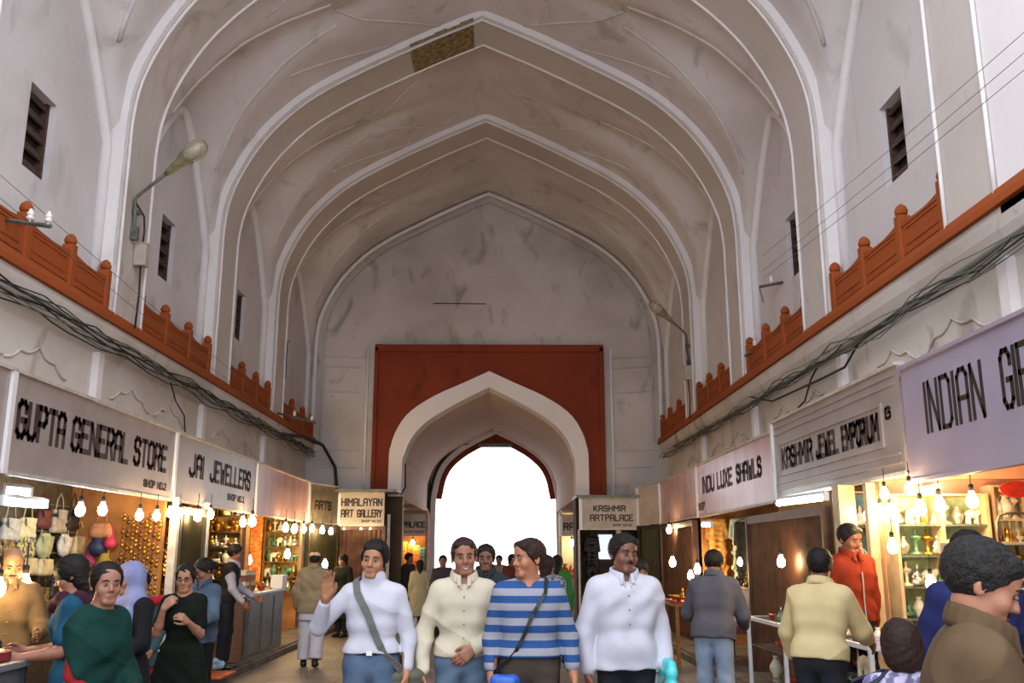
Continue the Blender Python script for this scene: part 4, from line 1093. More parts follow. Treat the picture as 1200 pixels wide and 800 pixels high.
    # clothes
    def garment(name, m, inf=.016, sleeve=1.0, hem=-.1, flare=0.0, kind='shirt', amp=.006, collar='none', vneck=0, open_=0, hemz=None, cuff=0):
        S = Sdf(h); torso(S, inf, lo=(hem - .05 if hem > .12 else -1))
        for sd in (1, -1): pass
        if hemz is not None:   # long dress to an absolute height
            n_ = 5
            for i in range(n_ + 1):
                zz = P[2] + (hemz - P[2]) * i / n_; g = flare * i / n_
                S.cap((-.078 * s - g, 0, zz), (.078 * s + g, 0, zz), (.092 * fat + inf) * s + g * .6, k=.03)
        elif hem < .12:
            for tt in (.06, min(.06, hem + .08), hem): S.cap(C(tt, -.078), C(tt, .078), (.092 * fat + inf + flare) * s, k=.025)
        for sd in (1, -1):
            a, e_, w, fd = arms[sd]
            if sleeve > .5:
                S.cap(a, e_, (.047 + inf) * s, (.041 + inf) * s, k=.025)
                w2 = e_ + (w - e_) * min(1, (sleeve - .5) * 2); d_ = nrm(w - e_)
                S.cap(e_, w2 - d_ * .02, (.044 + inf) * s, (.032 + inf * .75) * s, k=.018)
                if cuff: S.cap(w2 - d_ * .04, w2 - d_ * .012, (.030 + inf * .8) * s, k=.002)
            else:
                S.cap(a, a + (e_ - a) * sleeve * 2, (.047 + inf) * s, (.042 + inf) * s, k=.025)
        top_ = {'turtle': .553, 'none': .485, 'shirt': .50, 'jacket': .50}[collar]
        if collar == 'turtle': S.cap(C(.46, 0, .0), C(.552, 0, .012), (.074 + inf * .5) * s, .076 * s, k=.02)
        elif collar == 'none': S.cap(C(.46), C(.485), (.066 + inf * .4) * s, .062 * s, k=.02)
        else: S.cap(C(.46), C(.50), (.068 + inf * .5) * s, .064 * s, k=.02)
        fo = fold_fn(seed + len(name), amp); S.fold = fo
        if hemz is not None: S.plane((0, 0, hemz), (0, 0, -1), (-9, -9, -9), (9, 9, hemz + .1))
        else: S.plane(C(hem), -u, *(lambda c: (c - V3(.205, .205, .25), c + V3(.205, .205, .03)))(C(hem)))
        S.cap(C(top_ + .055), C(top_ + .3), .07 * s, k=.004, op='sub')
        if vneck: S.cap(C(.50, 0, .13), C(.48 - vneck, 0, .15), .062 * s, .012 * s, k=.012, op='sub')
        if open_: S.cap(C(.50, 0, .2), C(-.2, 0, .22), .055 + open_, .075 + open_, k=.01, op='sub')
        g = S.mesh(name, m, root)
        if collar in ('shirt', 'jacket'):
            S2 = Sdf(min(h, .008)); rr = .009 if collar == 'shirt' else .012
            pts = []
            for a_ in np.linspace(-2.75, 2.75, 15):
                dn = .018 * (1 + math.cos(a_ + PI)) * 0; pts.append(C((.572 if collar == 'shirt' else .580) - .045 * (abs(a_) / 2.75) ** 2, (.072 + inf * .4) * math.sin(a_ * 1.0), -(.070 + inf * .4) * math.cos(a_) + .008))
            for p_, q_ in zip(pts, pts[1:]):
                S2.cap(p_, q_, rr * s, k=.006); S2.cap(p_ - u * .02 * s, q_ - u * .02 * s, (rr + .003) * s, k=.01); S2.cap(p_ - u * .04 * s, q_ - u * .04 * s, (rr + .005) * s, k=.01)
            for sd, e0 in ((1, pts[-1]), (-1, pts[0])):
                S2.cap(e0, C(.465, .045 * sd * (-1 if sd * e0[0] < 0 else 1), .100 + inf * .4), (rr + .002) * s, .006 * s, k=.012)
                S2.cap(e0 - u * .01, C(.45, .02 * sd * (-1 if sd * e0[0] < 0 else 1), .112), rr * .9 * s, .006 * s, k=.012)
            S2.mesh('collar', m, g)
        if kind == 'shirt' and collar == 'shirt':
            mb = MB()
            for t_ in np.arange(.40, hem + .04, -.085):
                r_ = float(np.interp(t_, [0, .14, .27, .37, .45], [.092 * fat, .084 * fat, .092 * fat, .092 * fat, .075])) + inf + .006
                mb = MB(); mb.ball(C(float(t_), 0, r_), (.0055, .003, .0055), 8, 5); mb.build('button', 'eyewhite', g, smooth=True)
        return g
    if top:
        for t in (top if isinstance(top, list) else [top]):
            garment(**t)
    if bottom:
        b = dict(bottom); m = b.pop('m'); inf = b.pop('inf', .014); loose = b.pop('loose', 0.0); endf = b.pop('end', .96); nm = b.pop('name', 'trousers')
        S = Sdf(h)
        S.cap(C(.0, -.074), C(0, .074), (.092 * fat + inf) * s, k=.03); S.cap(C(.06, -.07), C(.06, .07), (.089 * fat + .006) * s, k=.03)
        for sd in (1, -1):
            hp, kn, an = LG[sd]; an2 = kn + (an - kn) * endf
            S.cap(hp, kn, (.080 + inf) * s, (.056 + inf + loose) * s, k=.03); S.cap(kn, an2, (.058 + inf + loose) * s, (.05 + inf + loose) * s, k=.03)
            d_ = nrm(an - kn); S.plane(an2, d_, an2 - .13, an2 + .13)
        S.fold = fold_fn(seed + 50, .005); S.plane(C(.09), u, C(.09) - V3(.3, .3, .1), C(.09) + V3(.3, .3, .2))
        S.mesh(nm, m, root)
    if beltm:
        mb = MB(); pts = []
        for a_ in np.linspace(0, 2 * PI, 33)[:-1]:
            rx = (.072 + .091 * fat + .012) * s; ry = (.091 * fat + .012) * s; pts.append(P + V3(rx * math.sin(a_), -ry * math.cos(a_), .075 * s))
        mb.tube(pts, .013, 6, closed=True); bo = mb.build('belt', beltm, root, smooth=True)
        mb = MB(); mb.cbox(P + V3(0, -(.091 * fat + .024) * s, .075 * s), (.036, .01, .026)); mb.build('buckle', 'alu', bo)
    if shoes:
        for sd in (1, -1):
            hp, kn, an = LG[sd]; S = Sdf(min(h, .012)); S.cap(an + V3(0, .035, -.045) * s, an + V3(.01 * sd, -.15, -.055) * s, .043 * s, .034 * s, k=.03); S.cap(an, an + V3(0, .0, -.04) * s, .045 * s, .045 * s, k=.03)
            S.plane((0, 0, an[2] - .084 * s), (0, 0, -1), (-9, -9, -9), (9, 9, 9)); S.mesh('shoe', shoes, root)
    TS = Sdf(h); torso(TS, max([.016] + [t.get('inf', .016) for t in (top if isinstance(top, list) else [top])]) if top else 0)
    info = dict(TS=TS, root=root, C=C, HP=HP, arms=arms, LG=LG, P=P, s=s, hs=hs, HR=HR, u=u, fat=fat, SH=SH)
    if extra: extra(info)
    return info

def wpt(info, p):
    """local point -> world point"""
    r = info['root']; return Matrix.Translation(r.location) @ Matrix.Rotation(r.rotation_euler.z, 4, 'Z') @ Vector([float(t) for t in p])

def body_wrap(info, pts_ang, r_extra=.0):
    """points around the trunk just outside the clothes: (height along the spine, angle, extra); angle 0 is the chest"""
    out = []; rs = np.linspace(.02, .34, 120)
    n = 4; fine = []
    for i in range(len(pts_ang) - 1):
        for k in range(n): fine.append(tuple(pts_ang[i][j] + (pts_ang[i + 1][j] - pts_ang[i][j]) * k / n for j in range(3)))
    fine.append(pts_ang[-1])
    for t, a, ex in fine:
        if t > .465: out.append(info['C'](.475 + .055, .105 * (1 if math.sin(a) > 0 else -1), 0)); continue
        o = info['C'](t); d = info['C'](t, math.sin(a), math.cos(a)) - o; d = d / np.linalg.norm(d)
        v = info['TS'].value(o[None, :] + d[None, :] * rs[:, None]); w = np.nonzero(v < 0)[0]
        r = rs[w[-1]] if len(w) else .05
        out.append(o + d * (r + .016 + ex))
    return out

def flat_strap(pts, w, t, name, m, parent, up=None):
    """a ribbon that follows the points, w wide and t thick"""
    pts = [Vector([float(a) for a in p]) for p in pts]; vs = []; fs = []; cen = sum(pts, Vector()) / len(pts)
    for i, p in enumerate(pts):
        tg = (pts[min(i + 1, len(pts) - 1)] - pts[max(i - 1, 0)]).normalized(); out = (p - cen); out -= tg * out.dot(tg); out.normalize(); sd = tg.cross(out)
        for a, b in ((-1, 0), (1, 0), (1, 1), (-1, 1)): vs.append(p + sd * a * w / 2 + out * b * t)
    for i in range(len(pts) - 1):
        for j in range(4): fs.append((i * 4 + j, i * 4 + (j + 1) % 4, (i + 1) * 4 + (j + 1) % 4, (i + 1) * 4 + j))
    fs += [(0, 1, 2, 3), tuple(len(vs) - 4 + k for k in (3, 2, 1, 0))]
    return MB().add(vs, fs).build(name, m, parent, smooth=False)

D2 = math.radians
white = cloth('white_cotton', '#b9b9c4', '#afafbb'); jeans = cloth('blue_denim', '#34465f', '#5a6d84', scale=4); jeansl = cloth('pale_denim', '#6f8098', '#8495aa', scale=4)
jeansd = cloth('faded_denim', '#3b4d66', '#627589', scale=4)
cream = cloth('cream_shirt_cotton', '#bdb5a2', '#b3aa96'); black = cloth('black_cloth', '#16161a'); dgrey = cloth('charcoal_trousers', '#23242a', '#1b1c21')
def by(p, *a): return p
# ------------------------------------------------------------------ the four friends walking towards us
m1 = person('young man in white turtleneck waving, grey strap across chest', (-.48, 6.3), D2(0), H=1.70, yaw=-6, pitch=0, tilt=6, skinc='#a06e50', h=.0075, hair='fringe',
    armR=((-.62, -.30, -.72), (.25, -.55, .72)), armL=((.28, .10, -1), (.0, -.42, -1)), curl=(.4, .12), seed=3,
    handdir=(None, ((.15, -.35, .95), (.1, -1, .1))),
    top=dict(name='turtleneck', m=white, inf=.012, sleeve=.93, collar='turtle', hem=.07, amp=.006), bottom=dict(m=jeans), beltm='leather', shx=.98)
m2 = person('smiling young man in cream shirt and jeans, hands crossed low', (.10, 6.4), D2(4), H=1.72, yaw=2, pitch=0, tilt=-3, skinc='#8a5a44', h=.0075, hair='crop', hairm='hairbrown', smile=True,
    armR=((-.36, .02, -1), (-.02, -.35, -1)), armL=((.30, .06, -1), (-.72, -.62, -.35)), curl=(.5, .45), seed=5, handdir=(((-.8, -.15, -.55), (0, 1, 0)), None),
    top=dict(name='shirt', m=cream, inf=.018, collar='shirt', hem=.03, vneck=.08, amp=.009, cuff=1), bottom=dict(m=jeansd))
MT['undershirt'] = mat('pale_aqua_undershirt', '#7fb6cc', .8)
knit = striped('blue_and_grey_striped_knit', '#27487e', '#8b8d97', .088, .5, off=.01)
m3 = person('young man in blue and grey striped sweater looking left', (.52, 6.1), D2(0), H=1.71, yaw=-58, pitch=0, tilt=0, skinc='#a0694e', h=.0075, hair='crop', hairm='hairbrown',
    armR=((-.22, .10, -1), (-.02, -.35, -1)), armL=((.30, .10, -1), (.12, -.35, -1)), curl=(.4, .4), seed=8,
    top=[dict(name='sweater', m=knit, inf=.022, collar='none', sleeve=.88, hem=.06, vneck=.10, amp=.004), dict(name='undershirt', m='undershirt', inf=.010, sleeve=.2, collar='none', hem=.25, amp=.001)],
    bottom=dict(m=cloth('brown_trousers', '#4a4038', '#3b332d')), shx=1.04, fat=1.05)
m4 = person('man in loose white shirt and black trousers carrying turquoise bag', (1.14, 6.25), D2(6), H=1.74, yaw=14, pitch=0, tilt=4, skinc='#6e4536', h=.0075, hair='short', moustache=True,
    armR=((-.30, .06, -1), (.02, -.18, -1)), armL=((.20, .10, -1), (-.02, -.55, -.80)), curl=(.9, .9), seed=11,
    top=dict(name='shirt', m=white, inf=.028, collar='shirt', hem=-.04, vneck=.06, sleeve=.95, amp=.009, flare=.005, cuff=1), bottom=dict(m=dgrey), shx=1.08, fat=1.1)
MT['greystrap'] = mat('grey_webbing', '#5f5f5c', .9); MT['bagcloth'] = mat('grey_green_canvas', '#57584c', .85, col2='#44453b', scale=8, bump=.3)
def sling(info, label, strap, m_strap, m_bag, bag_at, size, w=.045, name='shoulder_bag', t=.006, seedz=0):
    r = info['root']; o = thing(name, label, 'bag', r.location, r.rotation_euler.z)
    sg = 1 if strap[1][0][1] < 0 else -1; pk = info['C'](.535, -.105 * sg, 0); pk2 = info['C'](.52, -.11 * sg, .05); pk3 = info['C'](.52, -.11 * sg, -.05)
    flat_strap(body_wrap(info, strap[0]) + [pk3, pk, pk2] + body_wrap(info, strap[1]), w, t, 'strap', m_strap, o)
    S = Sdf(.01); c = np.array(bag_at); sx_, sy_, sz_ = size
    for zz in (-1, 1): S.cap(c + V3(-sx_ * .5, 0, zz * sz_ * .28), c + V3(sx_ * .5, 0, zz * sz_ * .28), sy_, k=.05)
    S.cap(c + V3(-sx_ * .45, 0, 0), c + V3(sx_ * .45, 0, 0), sy_ * 1.05, k=.04); S.fold = fold_fn(21, .006); S.mesh('bag_body', m_bag, o)
    S = Sdf(.01); S.cap(c + V3(-sx_ * .5, -sy_ * .5, sz_ * .3), c + V3(sx_ * .5, -sy_ * .5, sz_ * .3), sy_ * .7, k=.02); S.cap(c + V3(-sx_ * .45, -sy_ * .75, 0), c + V3(sx_ * .45, -sy_ * .75, 0), sy_ * .5, k=.04); S.mesh('flap', m_bag, o)
    return o
st = [(.445, -.72, .0), (.38, -.42, .0), (.30, -.1, .0), (.2, .25, .0), (.1, .62, .0), (.02, 1.0, .012), (-.05, 1.35, .03)]
back = [(-.05, 1.7, .03), (.05, 2.2, .01), (.15, 2.7, .0), (.27, 3.2, .0), (.38, 3.6, .0), (.445, 3.9, .0)]
def strap_path(sgn): return ([(t, a * sgn, e) for t, a, e in back], [(t, a * sgn, e) for t, a, e in st])
sling(m1, 'grey-green canvas shoulder bag slung on man in white turtleneck', strap_path(1), 'greystrap', 'bagcloth', m1['C'](-.14, .2, .02), (.2, .05, .22))
MT['bluebag'] = mat('bright_blue_nylon', '#2b62c0', .5, col2='#1f4c9c', scale=8)
sling(m3, 'bright blue bag on thin black strap of man in striped sweater', strap_path(-1), 'leather', 'bluebag', m3['C'](-.12, -.15, .1), (.09, .045, .16), w=.022)
# turquoise carrier in the white-shirted man's hand
MT['turq'] = mat('turquoise_plastic_bag', '#35b9c2', .35, col2='#5fd0d6', scale=9, bump=.5, bscale=14)
def carrier(info, side, label, m, size, drop=.09, name='carrier_bag'):
    w = info['arms'][side][2] + info['arms'][side][3] * .1; p = wpt(info, w); o = thing(name, label, 'bag', p, info['root'].rotation_euler.z)
    a, b, c = size; S = Sdf(.009)
    S.cap((0, -a * .4, -drop - .03), (0, a * .4, -drop - .03), b * .6, k=.03); S.cap((0, -a * .45, -drop - c), (0, a * .5, -drop - c * .95), b, k=.06); S.cap((0, -a * .45, -drop - c * .5), (0, a * .48, -drop - c * .5), b * .85, k=.06)
    S.fold = fold_fn(31, .008); S.mesh('bag_body', m, o)
    mb = MB(); mb.tube([(0, -.06, -drop), (0, -.03, -.03), (0, 0, -.0), (0, .03, -.03), (0, .06, -drop)], .007, 6); mb.build('bag_handle', m, o, smooth=True)
    return o
carrier(m4, 1, 'turquoise plastic bag held by man in loose white shirt', 'turq', (.2, .04, .17), drop=-.16)
# ------------------------------------------------------------------ others on the right
def simple(nm, c, c2=None, **k): return cloth(nm, c, c2, **k)
person('dark-haired man in dark jacket just behind the four friends', (.20, 9.0), D2(0), H=1.70, skinc='#6a4535', h=.011, top=dict(name='jacket', m=simple('dark_slate_jacket', '#2c3138', '#22262c'), inf=.026, collar='jacket', hem=-.08), bottom=dict(m=dgrey), seed=12, hair='fringe')
gj = person('man in grey jacket and pale jeans seen from behind', (2.30, 9.0), D2(152), H=1.66, lean=12, pitch=22, yaw=-6, skinc='#7c5140', h=.0095, seed=13,
    armR=((-.3, -.25, -1), (.2, -.9, -.5)), armL=((.4, -.2, -1), (-.1, -.9, -.35)),
    top=dict(name='jacket', m=simple('grey_jacket_cloth', '#54535b', '#4a4950'), inf=.034, collar='jacket', hem=-.06, amp=.009), bottom=dict(m=jeansl, inf=.02), fat=1.08, shx=1.08)
ys = person('man in pale yellow shirt leaning over the display case', (2.52, 6.7), D2(138), H=1.66, lean=10, pitch=8, yaw=22, skinc='#6a4030', h=.008, seed=14, hair='short',
    armR=((-.2, -.55, -.85), (.1, -.9, -.42)), armL=((.38, -.1, -1), (.1, -.45, -1)), curl=(.5, .3),
    top=dict(name='shirt', m=simple('pale_yellow_cotton', '#c0ae84', '#b5a378'), inf=.03, collar='shirt', hem=.0, sleeve=.86, amp=.011), bottom=dict(m=dgrey, inf=.018), beltm='leather', fat=1.02, shx=1.06)
oj = person('man in red-orange jacket standing by the cream posts', (3.38, 8.35, .13), D2(18), H=1.74, yaw=8, pitch=14, skinc='#7a4a34', h=.0095, seed=15, hair='short', moustache=True,
    armL=((.22, .12, -1), (-.1, -.05, -1)), armR=((-.22, .2, -1), (.15, -.15, -1)),
    top=[dict(name='jacket', m=simple('red_orange_jacket', '#742613', '#611f10'), inf=.03, collar='jacket', hem=-.02, amp=.008, vneck=.14)], bottom=dict(m=dgrey), fat=1.02)
MT['zip'] = mat('grey_zip_piping', '#8d8d8d', .5, .5)
mb = MB(); mb.tube([Vector([float(a) for a in oj['C'](t, .0, float(np.interp(t, [0, .14, .27, .4], [.152, .14, .15, .14])))]) for t in (.38, .3, .2, .1, 0)], .006, 6); mb.build('zip', 'zip', oj['root'])
bj = person('man in brown jacket with white collar, nearest on the right', (1.62, 2.78), D2(72), H=1.655, yaw=0, pitch=24, lean=9, skinc='#a06c54', h=.0075, seed=16, hair='short', hairm='hairgrey', moustache=True,
    armR=((-.12, -.3, -1), (.1, -.8, -.6)), armL=((.1, -.3, -1), (-.1, -.8, -.6)),
    top=[dict(name='jacket', m=simple('olive_brown_jacket', '#5d4b38', '#4f3f2e'), inf=.034, collar='jacket', hem=-.1, amp=.010, vneck=.12), dict(name='shirt', m=white, inf=.012, collar='shirt', sleeve=.2, hem=.25, amp=.002)],
    bottom=dict(m=dgrey), shx=1.05, fat=1.06)
person('man in violet-blue jacket facing the shop behind the brown jacket', (2.82, 5.05), D2(165), H=1.73, pitch=8, yaw=-25, skinc='#6d4636', h=.009, seed=17, hair='short',
    armR=((-.3, -.3, -1), (0, -.8, -.5)), armL=((.3, -.3, -1), (0, -.8, -.5)),
    top=dict(name='jacket', m=simple('violet_blue_jacket', '#262b58', '#1f234a'), inf=.03, collar='jacket', hem=-.1, amp=.008), bottom=dict(m=dgrey))
ch = person('child with dark bobbed hair in floral top, back to us', (2.05, 4.15), D2(170), H=1.32, pitch=10, yaw=-10, skinc='#94654c', h=.009, seed=18, hair='bob', hairm='hairbrown', face=True, sex='f', fat=.95,
    armR=((-.3, -.4, -1), (0, -.9, -.1)), armL=((.35, -.1, -1), (0, -.6, -.6)),
    top=dict(name='blouse', m=mat('lilac_floral_cotton', '#a9a4bd', .85, col2='#5f587c', scale=26, lo=.48, hi=.56), inf=.03, collar='none', hem=-.1, sleeve=.7), bottom=dict(m=simple('navy_trousers', '#20253a')))
MT['navystrap'] = mat('navy_strap', '#23283c', .9)
flat_strap(body_wrap(ch, [(.40, .5, .03), (.46, .9, .03), (.47, 1.9, .03), (.38, 2.5, .03), (.2, 2.8, .03), (.02, 3.0, .03)]), .05, .006, 'dark_strap', 'navystrap', ch['root'])
person('woman with dark hair mostly hidden behind the white-shirted man', (1.72, 9.6), D2(10), H=1.56, skinc='#8a5c48', h=.012, seed=19, hair='long', sex='f', top=dict(name='kurta', m=simple('pale_kurta', '#b9b2aa'), inf=.02, collar='none', hemz=.5, flare=.06), bottom=dict(m=white))
person('person in checked shawl with reddish hair behind striped sweater', (.86, 11.0), D2(150), H=1.60, skinc='#7c5140', h=.013, seed=20, hair='long', hairm='hairbrown', sex='f', top=dict(name='shawl', m=mat('grey_checked_wool', '#8c8a94', .9, col2='#3f3e48', scale=40, lo=.45, hi=.55), inf=.05, collar='none', hem=-.1), bottom=dict(m=dgrey))
# ------------------------------------------------------------------ far figures towards the gate
far = [(519, 657, 19.0, '#3a3540', 'distant person in dark top left of the smiling man', 1.6, 'm'), (585, 655, 24.0, '#7b706a', 'tiny distant person in the middle of the gate opening', 1.6, 'm'),
       (577, 657, 26.0, '#b9b2b0', 'tiny distant child beside person in the middle of gate', 1.35, 'f'), (600, 655, 21.0, '#5c2f2a', 'distant person in dark red nearly hidden by striped man', 1.62, 'f'),
       (653, 652, 15.0, '#2f6a34', 'distant person in green top near the RA kiosk', 1.6, 'f'), (479, 652, 22.6, '#2a2b26', 'distant man in dark clothes at the PALACE kiosk', 1.65, 'm'),
       (492, 668, 20.5, '#9a957c', 'distant person in pale olive clothes near PALACE kiosk', 1.5, 'f'), (403, 650, 19.6, '#1a2018', 'figure wrapped in dark green shawl by the angled shutter', 1.62, 'f')]
for i, (u, v, d, c, lab, H_, sx_) in enumerate(far):
    p = at_y(u, v, d); m_ = cloth('far_cloth_%d' % i, c)
    person(lab, (p.x, p.y), D2([10, -20, 15, 30, 170, 60, 190, -30][i]), H=H_, h=.018, skinc='#6e4a3a', hair='long' if sx_ == 'f' else 'short', sex=sx_, seed=30 + i, face=(d < 20),
        top=dict(name='clothes', m=m_, inf=.03, collar='none', hemz=(.35 if sx_ == 'f' else None), hem=-.1, flare=.06 if sx_ == 'f' else 0), bottom=dict(m=dgrey if i != 6 else white))
# ------------------------------------------------------------------ left side
cm = person('man in beige jacket, white trousers and white cap walking away', (-2.46, 14.5), D2(182), H=1.66, skinc='#8a5a44', h=.012, seed=41, hair='crop', hairm='hairgrey', pitch=6,
    armR=((-.3, -.05, -1), (0, -.3, -1)), armL=((.3, .05, -1), (0, -.35, -1)), legs={1: ((.03, -.12, -1), (0, .02, -1)), -1: ((-.03, .12, -1), (0, .3, -1))},
    top=[dict(name='jacket', m=simple('beige_jacket', '#8d8069', '#7e725d'), inf=.042, collar='jacket', hem=-.14, amp=.009, flare=.016), dict(name='kurta', m=white, inf=.02, collar='none', sleeve=.2, hemz=.66, flare=.005)],
    bottom=dict(m=white, inf=.03, loose=.02, end=.94), fat=1.08)
S = Sdf(.01); S.ell(cm['HP'](0, .015, .055), np.array([.086, .104, .07]) * cm['hs'], cm['HR']); S.plane(cm['HP'](0, 0, .045), -(cm['HR'] @ V3(0, 0, 1)))
cap_ = S.mesh('knitted_cap', mat('white_cap', '#d9b9a0', .9), cm['root'])
lm = person('man in grey shirt and dark waistcoat leaning at wooden counter', (-3.34, 13.1, .13), D2(96), H=1.62, lean=6, yaw=8, pitch=10, skinc='#7a4c38', h=.011, seed=42, hair='short',
    armR=((-.12, -.18, -1), (.1, -.6, -.75)), armL=((.1, -.3, -1), (0, -.85, -.5)),
    top=[dict(name='shirt', m=simple('lavender_grey_shirt', '#9a97a4', '#8b8896'), inf=.018, collar='shirt', hem=.0, amp=.006), dict(name='waistcoat', m=simple('dark_waistcoat', '#1d1d22'), inf=.027, collar='none', sleeve=.08, hem=-.02, open_=0.0)], bottom=dict(m=dgrey, inf=.016))
tg = person('girl in teal kurta with a red scarf facing us', (-2.98, 9.0), D2(8), H=1.46, yaw=4, skinc='#9a6a52', h=.0095, seed=43, hair='bun', sex='f', smile=True,
    armR=((-.25, .0, -1), (.3, -.7, -.5)), armL=((.3, .0, -1), (-.2, -.5, -.8)),
    top=dict(name='kurta', m=simple('grey_teal_kurta', '#35565a', '#2c484c'), inf=.022, collar='none', hemz=.62, flare=.05), bottom=dict(m=mat('red_patterned_skirt', '#9c1f27', .8, col2='#c9a49a', scale=16, lo=.56, hi=.62), inf=.03, loose=.035, name='patterned_salwar'))
def draped_scarf(info, m, pts, r=.035, name='scarf', h=.009, k=.03, amp=.006):
    S = Sdf(h)
    for p, q in zip(pts, pts[1:]): S.cap(p, q, r if np.isscalar(r) else r[0], k=k)
    S.fold = fold_fn(77, amp); return S.mesh(name, m, info['root'])
redsc = simple('red_scarf_cotton', '#b3262e', '#97202a')
C = tg['C']
draped_scarf(tg, redsc, [C(.2, -.30, .02), C(.38, -.2, .08), C(.44, -.08, .11), C(.45, .06, .11), C(.46, .14, .07), C(.47, .24, .03), C(.46, .34, .04)], .042)
# woman with spectacles in black
bw = person('woman in black kurta with spectacles, hand at her mouth', (-2.25, 8.0), D2(6), H=1.53, yaw=0, pitch=6, skinc='#9a6e58', h=.0085, seed=44, hair='bun', sex='f', glasses=True,
    shx=.88, armR=((-.22, -.35, -1), (.30, -.45, 1.05)), armL=((.12, -.25, -1), (-.30, -.75, .45)), curl=(.9, .9), handdir=(None, ((.6, -.1, .6), (.3, .7, 0))),
    top=dict(name='kurta', m=simple('black_green_kurta', '#101a15', '#0b120e'), inf=.022, collar='none', hemz=.35, flare=.08, sleeve=.35), bottom=dict(m=black))
mb = MB()
for t_ in (.02, -.03, -.09):
    mb = MB(); mb.ball(bw['C'](t_, -.17, .06), .014, 8, 6); mb.build('pale_tassel', 'porcelain', bw['root'], smooth=True)
bd = person('dark-haired woman in denim shirt behind the woman in black', (-2.62, 9.7), D2(-25), H=1.57, yaw=-20, pitch=25, skinc='#8a5c46', h=.011, seed=45, hair='bun', sex='f',
    armR=((-.2, -.3, -1), (.3, -.8, .1)), armL=((.25, -.3, -1), (-.1, -.8, -.3)),
    top=dict(name='shirt', m=simple('washed_denim_shirt', '#3b4654', '#56667a'), inf=.022, collar='shirt', hem=-.1), bottom=dict(m=black))
# woman in blue kurta buying from the tray
bk = person('woman in teal-blue kurta with maroon shawl eating by the tray', (-2.36, 6.25), D2(-68), H=1.60, yaw=-8, pitch=20, lean=4, skinc='#8a5a44', h=.0085, seed=46, hair='long', sex='f', fat=1.08,
    armL=((.1, -.15, -1), (-.05, -.95, -.10)), armR=((-.15, -.1, -1), (.1, -.95, -.05)), curl=(.7, .7),
    top=dict(name='kurta', m=simple('teal_blue_kurta', '#1d4b63', '#174058', scale=8), inf=.024, collar='none', hemz=.42, flare=.05, sleeve=.34, amp=.006), bottom=dict(m=simple('blue_salwar', '#1b3f74', '#173462'), inf=.03, loose=.02))
C = bk['C']; maroon = simple('maroon_shawl', '#3e1c2a', '#321622')
draped_scarf(bk, maroon, [C(-.02, .19, -.05), C(.2, .19, -.02), C(.38, .16, .0), C(.46, .12, .02), C(.5, .07, .06), C(.46, .0, .1), C(.5, -.08, .05), C(.47, -.12, -.08), C(.35, -.13, -.14), C(.15, -.13, -.15), C(-.1, -.13, -.15)], .045)
draped_scarf(bk, maroon, [C(.5, .1, -.05), C(.42, .06, -.12), C(.42, -.06, -.12), C(.5, -.1, -.03)], .05, name='shawl_fold')
# woman in green shawl over red
gw = person('woman in dark green shawl over red kurta passing close by', (-1.86, 5.3), D2(66), H=1.57, yaw=-28, pitch=-2, lean=7, skinc='#8d6150', h=.0085, seed=47, hair='bun', sex='f', fat=1.02,
    shx=.9, armL=((.06, -.2, -1), (-.25, -.8, -.5)), armR=((-.06, -.05, -1), (.2, -.5, -.8)), curl=(.5, .5),
    top=[dict(name='kurta', m=simple('brick_red_kurta', '#8e2326', '#7a1c20'), inf=.008, collar='none', hemz=.3, flare=.16, sleeve=.9)], bottom=dict(m=simple('blue_grey_salwar', '#5e6c86')))
C = gw['C']; A = gw['arms']
S = Sdf(.0095); gm = simple('dark_green_shawl', '#0f342e', '#0b2a25', scale=7)
for t, hx, r in ((.45, .10, .07), (.38, .105, .105), (.28, .10, .115), (.14, .09, .118), (.02, .10, .120), (-.14, .11, .125), (-.3, .12, .125)): S.cap(C(t, -hx + .02, -.01), C(t, hx, .0), r, k=.04)
S.cap(A[1][0], A[1][1], .06, .06, k=.04); S.cap(A[1][1], A[1][1] + (A[1][2] - A[1][1]) * .6, .06, .05, k=.04); S.cap(A[-1][0], A[-1][1], .06, .06, k=.04)
S.cap(C(.45), C(.50), .085, .075, k=.04)
S.cap(C(.12, -.20, -.12), C(-.45, -.12, -.10), .04, .17, k=.03, op='sub'); S.cap(C(.55), C(.8), .07, k=.004, op='sub')
S.cap(C(.30, -.06, .05), C(.30, .06, .05), .10, k=.05); S.cap(C(.12, -.05, .03), C(.12, .05, .03), .11, k=.05)
S.fold = fold_fn(5, .010); S.plane(C(-.36), V3(.5, 0, -1)); S.plane(C(.17), V3(-.5, 1.2, -.8)); S.mesh('shawl', gm, gw['root'])
# woman in lavender headscarf
lw = person('woman in lavender headscarf and black top behind green shawl', (-2.30, 6.95), D2(-22), H=1.56, yaw=-25, pitch=8, skinc='#8a604e', h=.0095, seed=48, hair=None, sex='f',
    armR=((-.2, -.25, -1), (.3, -.85, -.2)), armL=((.2, -.25, -1), (-.2, -.85, -.3)),
    top=dict(name='tunic', m=black, inf=.022, collar='none', hemz=.55, flare=.05, sleeve=.9), bottom=dict(m=black))
HPf = lw['HP']; q = lw['hs']; lav = simple('lavender_headscarf', '#7e84ac', '#6f759e', scale=10)
S = Sdf(.009); S.ell(HPf(0, .016, .03), np.array([.095, .112, .10]) * q, lw['HR'], .01); S.ell(HPf(0, .03, -.06), np.array([.09, .085, .11]) * q, lw['HR'], .04); S.cap(lw['C'](.47, -.07), lw['C'](.47, .07), .085, k=.06)
S.cap(HPf(0, -.12, -.07), HPf(0, -.12, .03), .062 * q, .06 * q, k=.015, op='sub')
for sd in (1, -1): S.cap(lw['C'](.46, .08 * sd, .06), lw['C'](.25, .11 * sd, .14), .04, k=.03); S.cap(lw['C'](.25, .11 * sd, .14), lw['C'](-.1, .12 * sd, .15), .04, .045, k=.03)
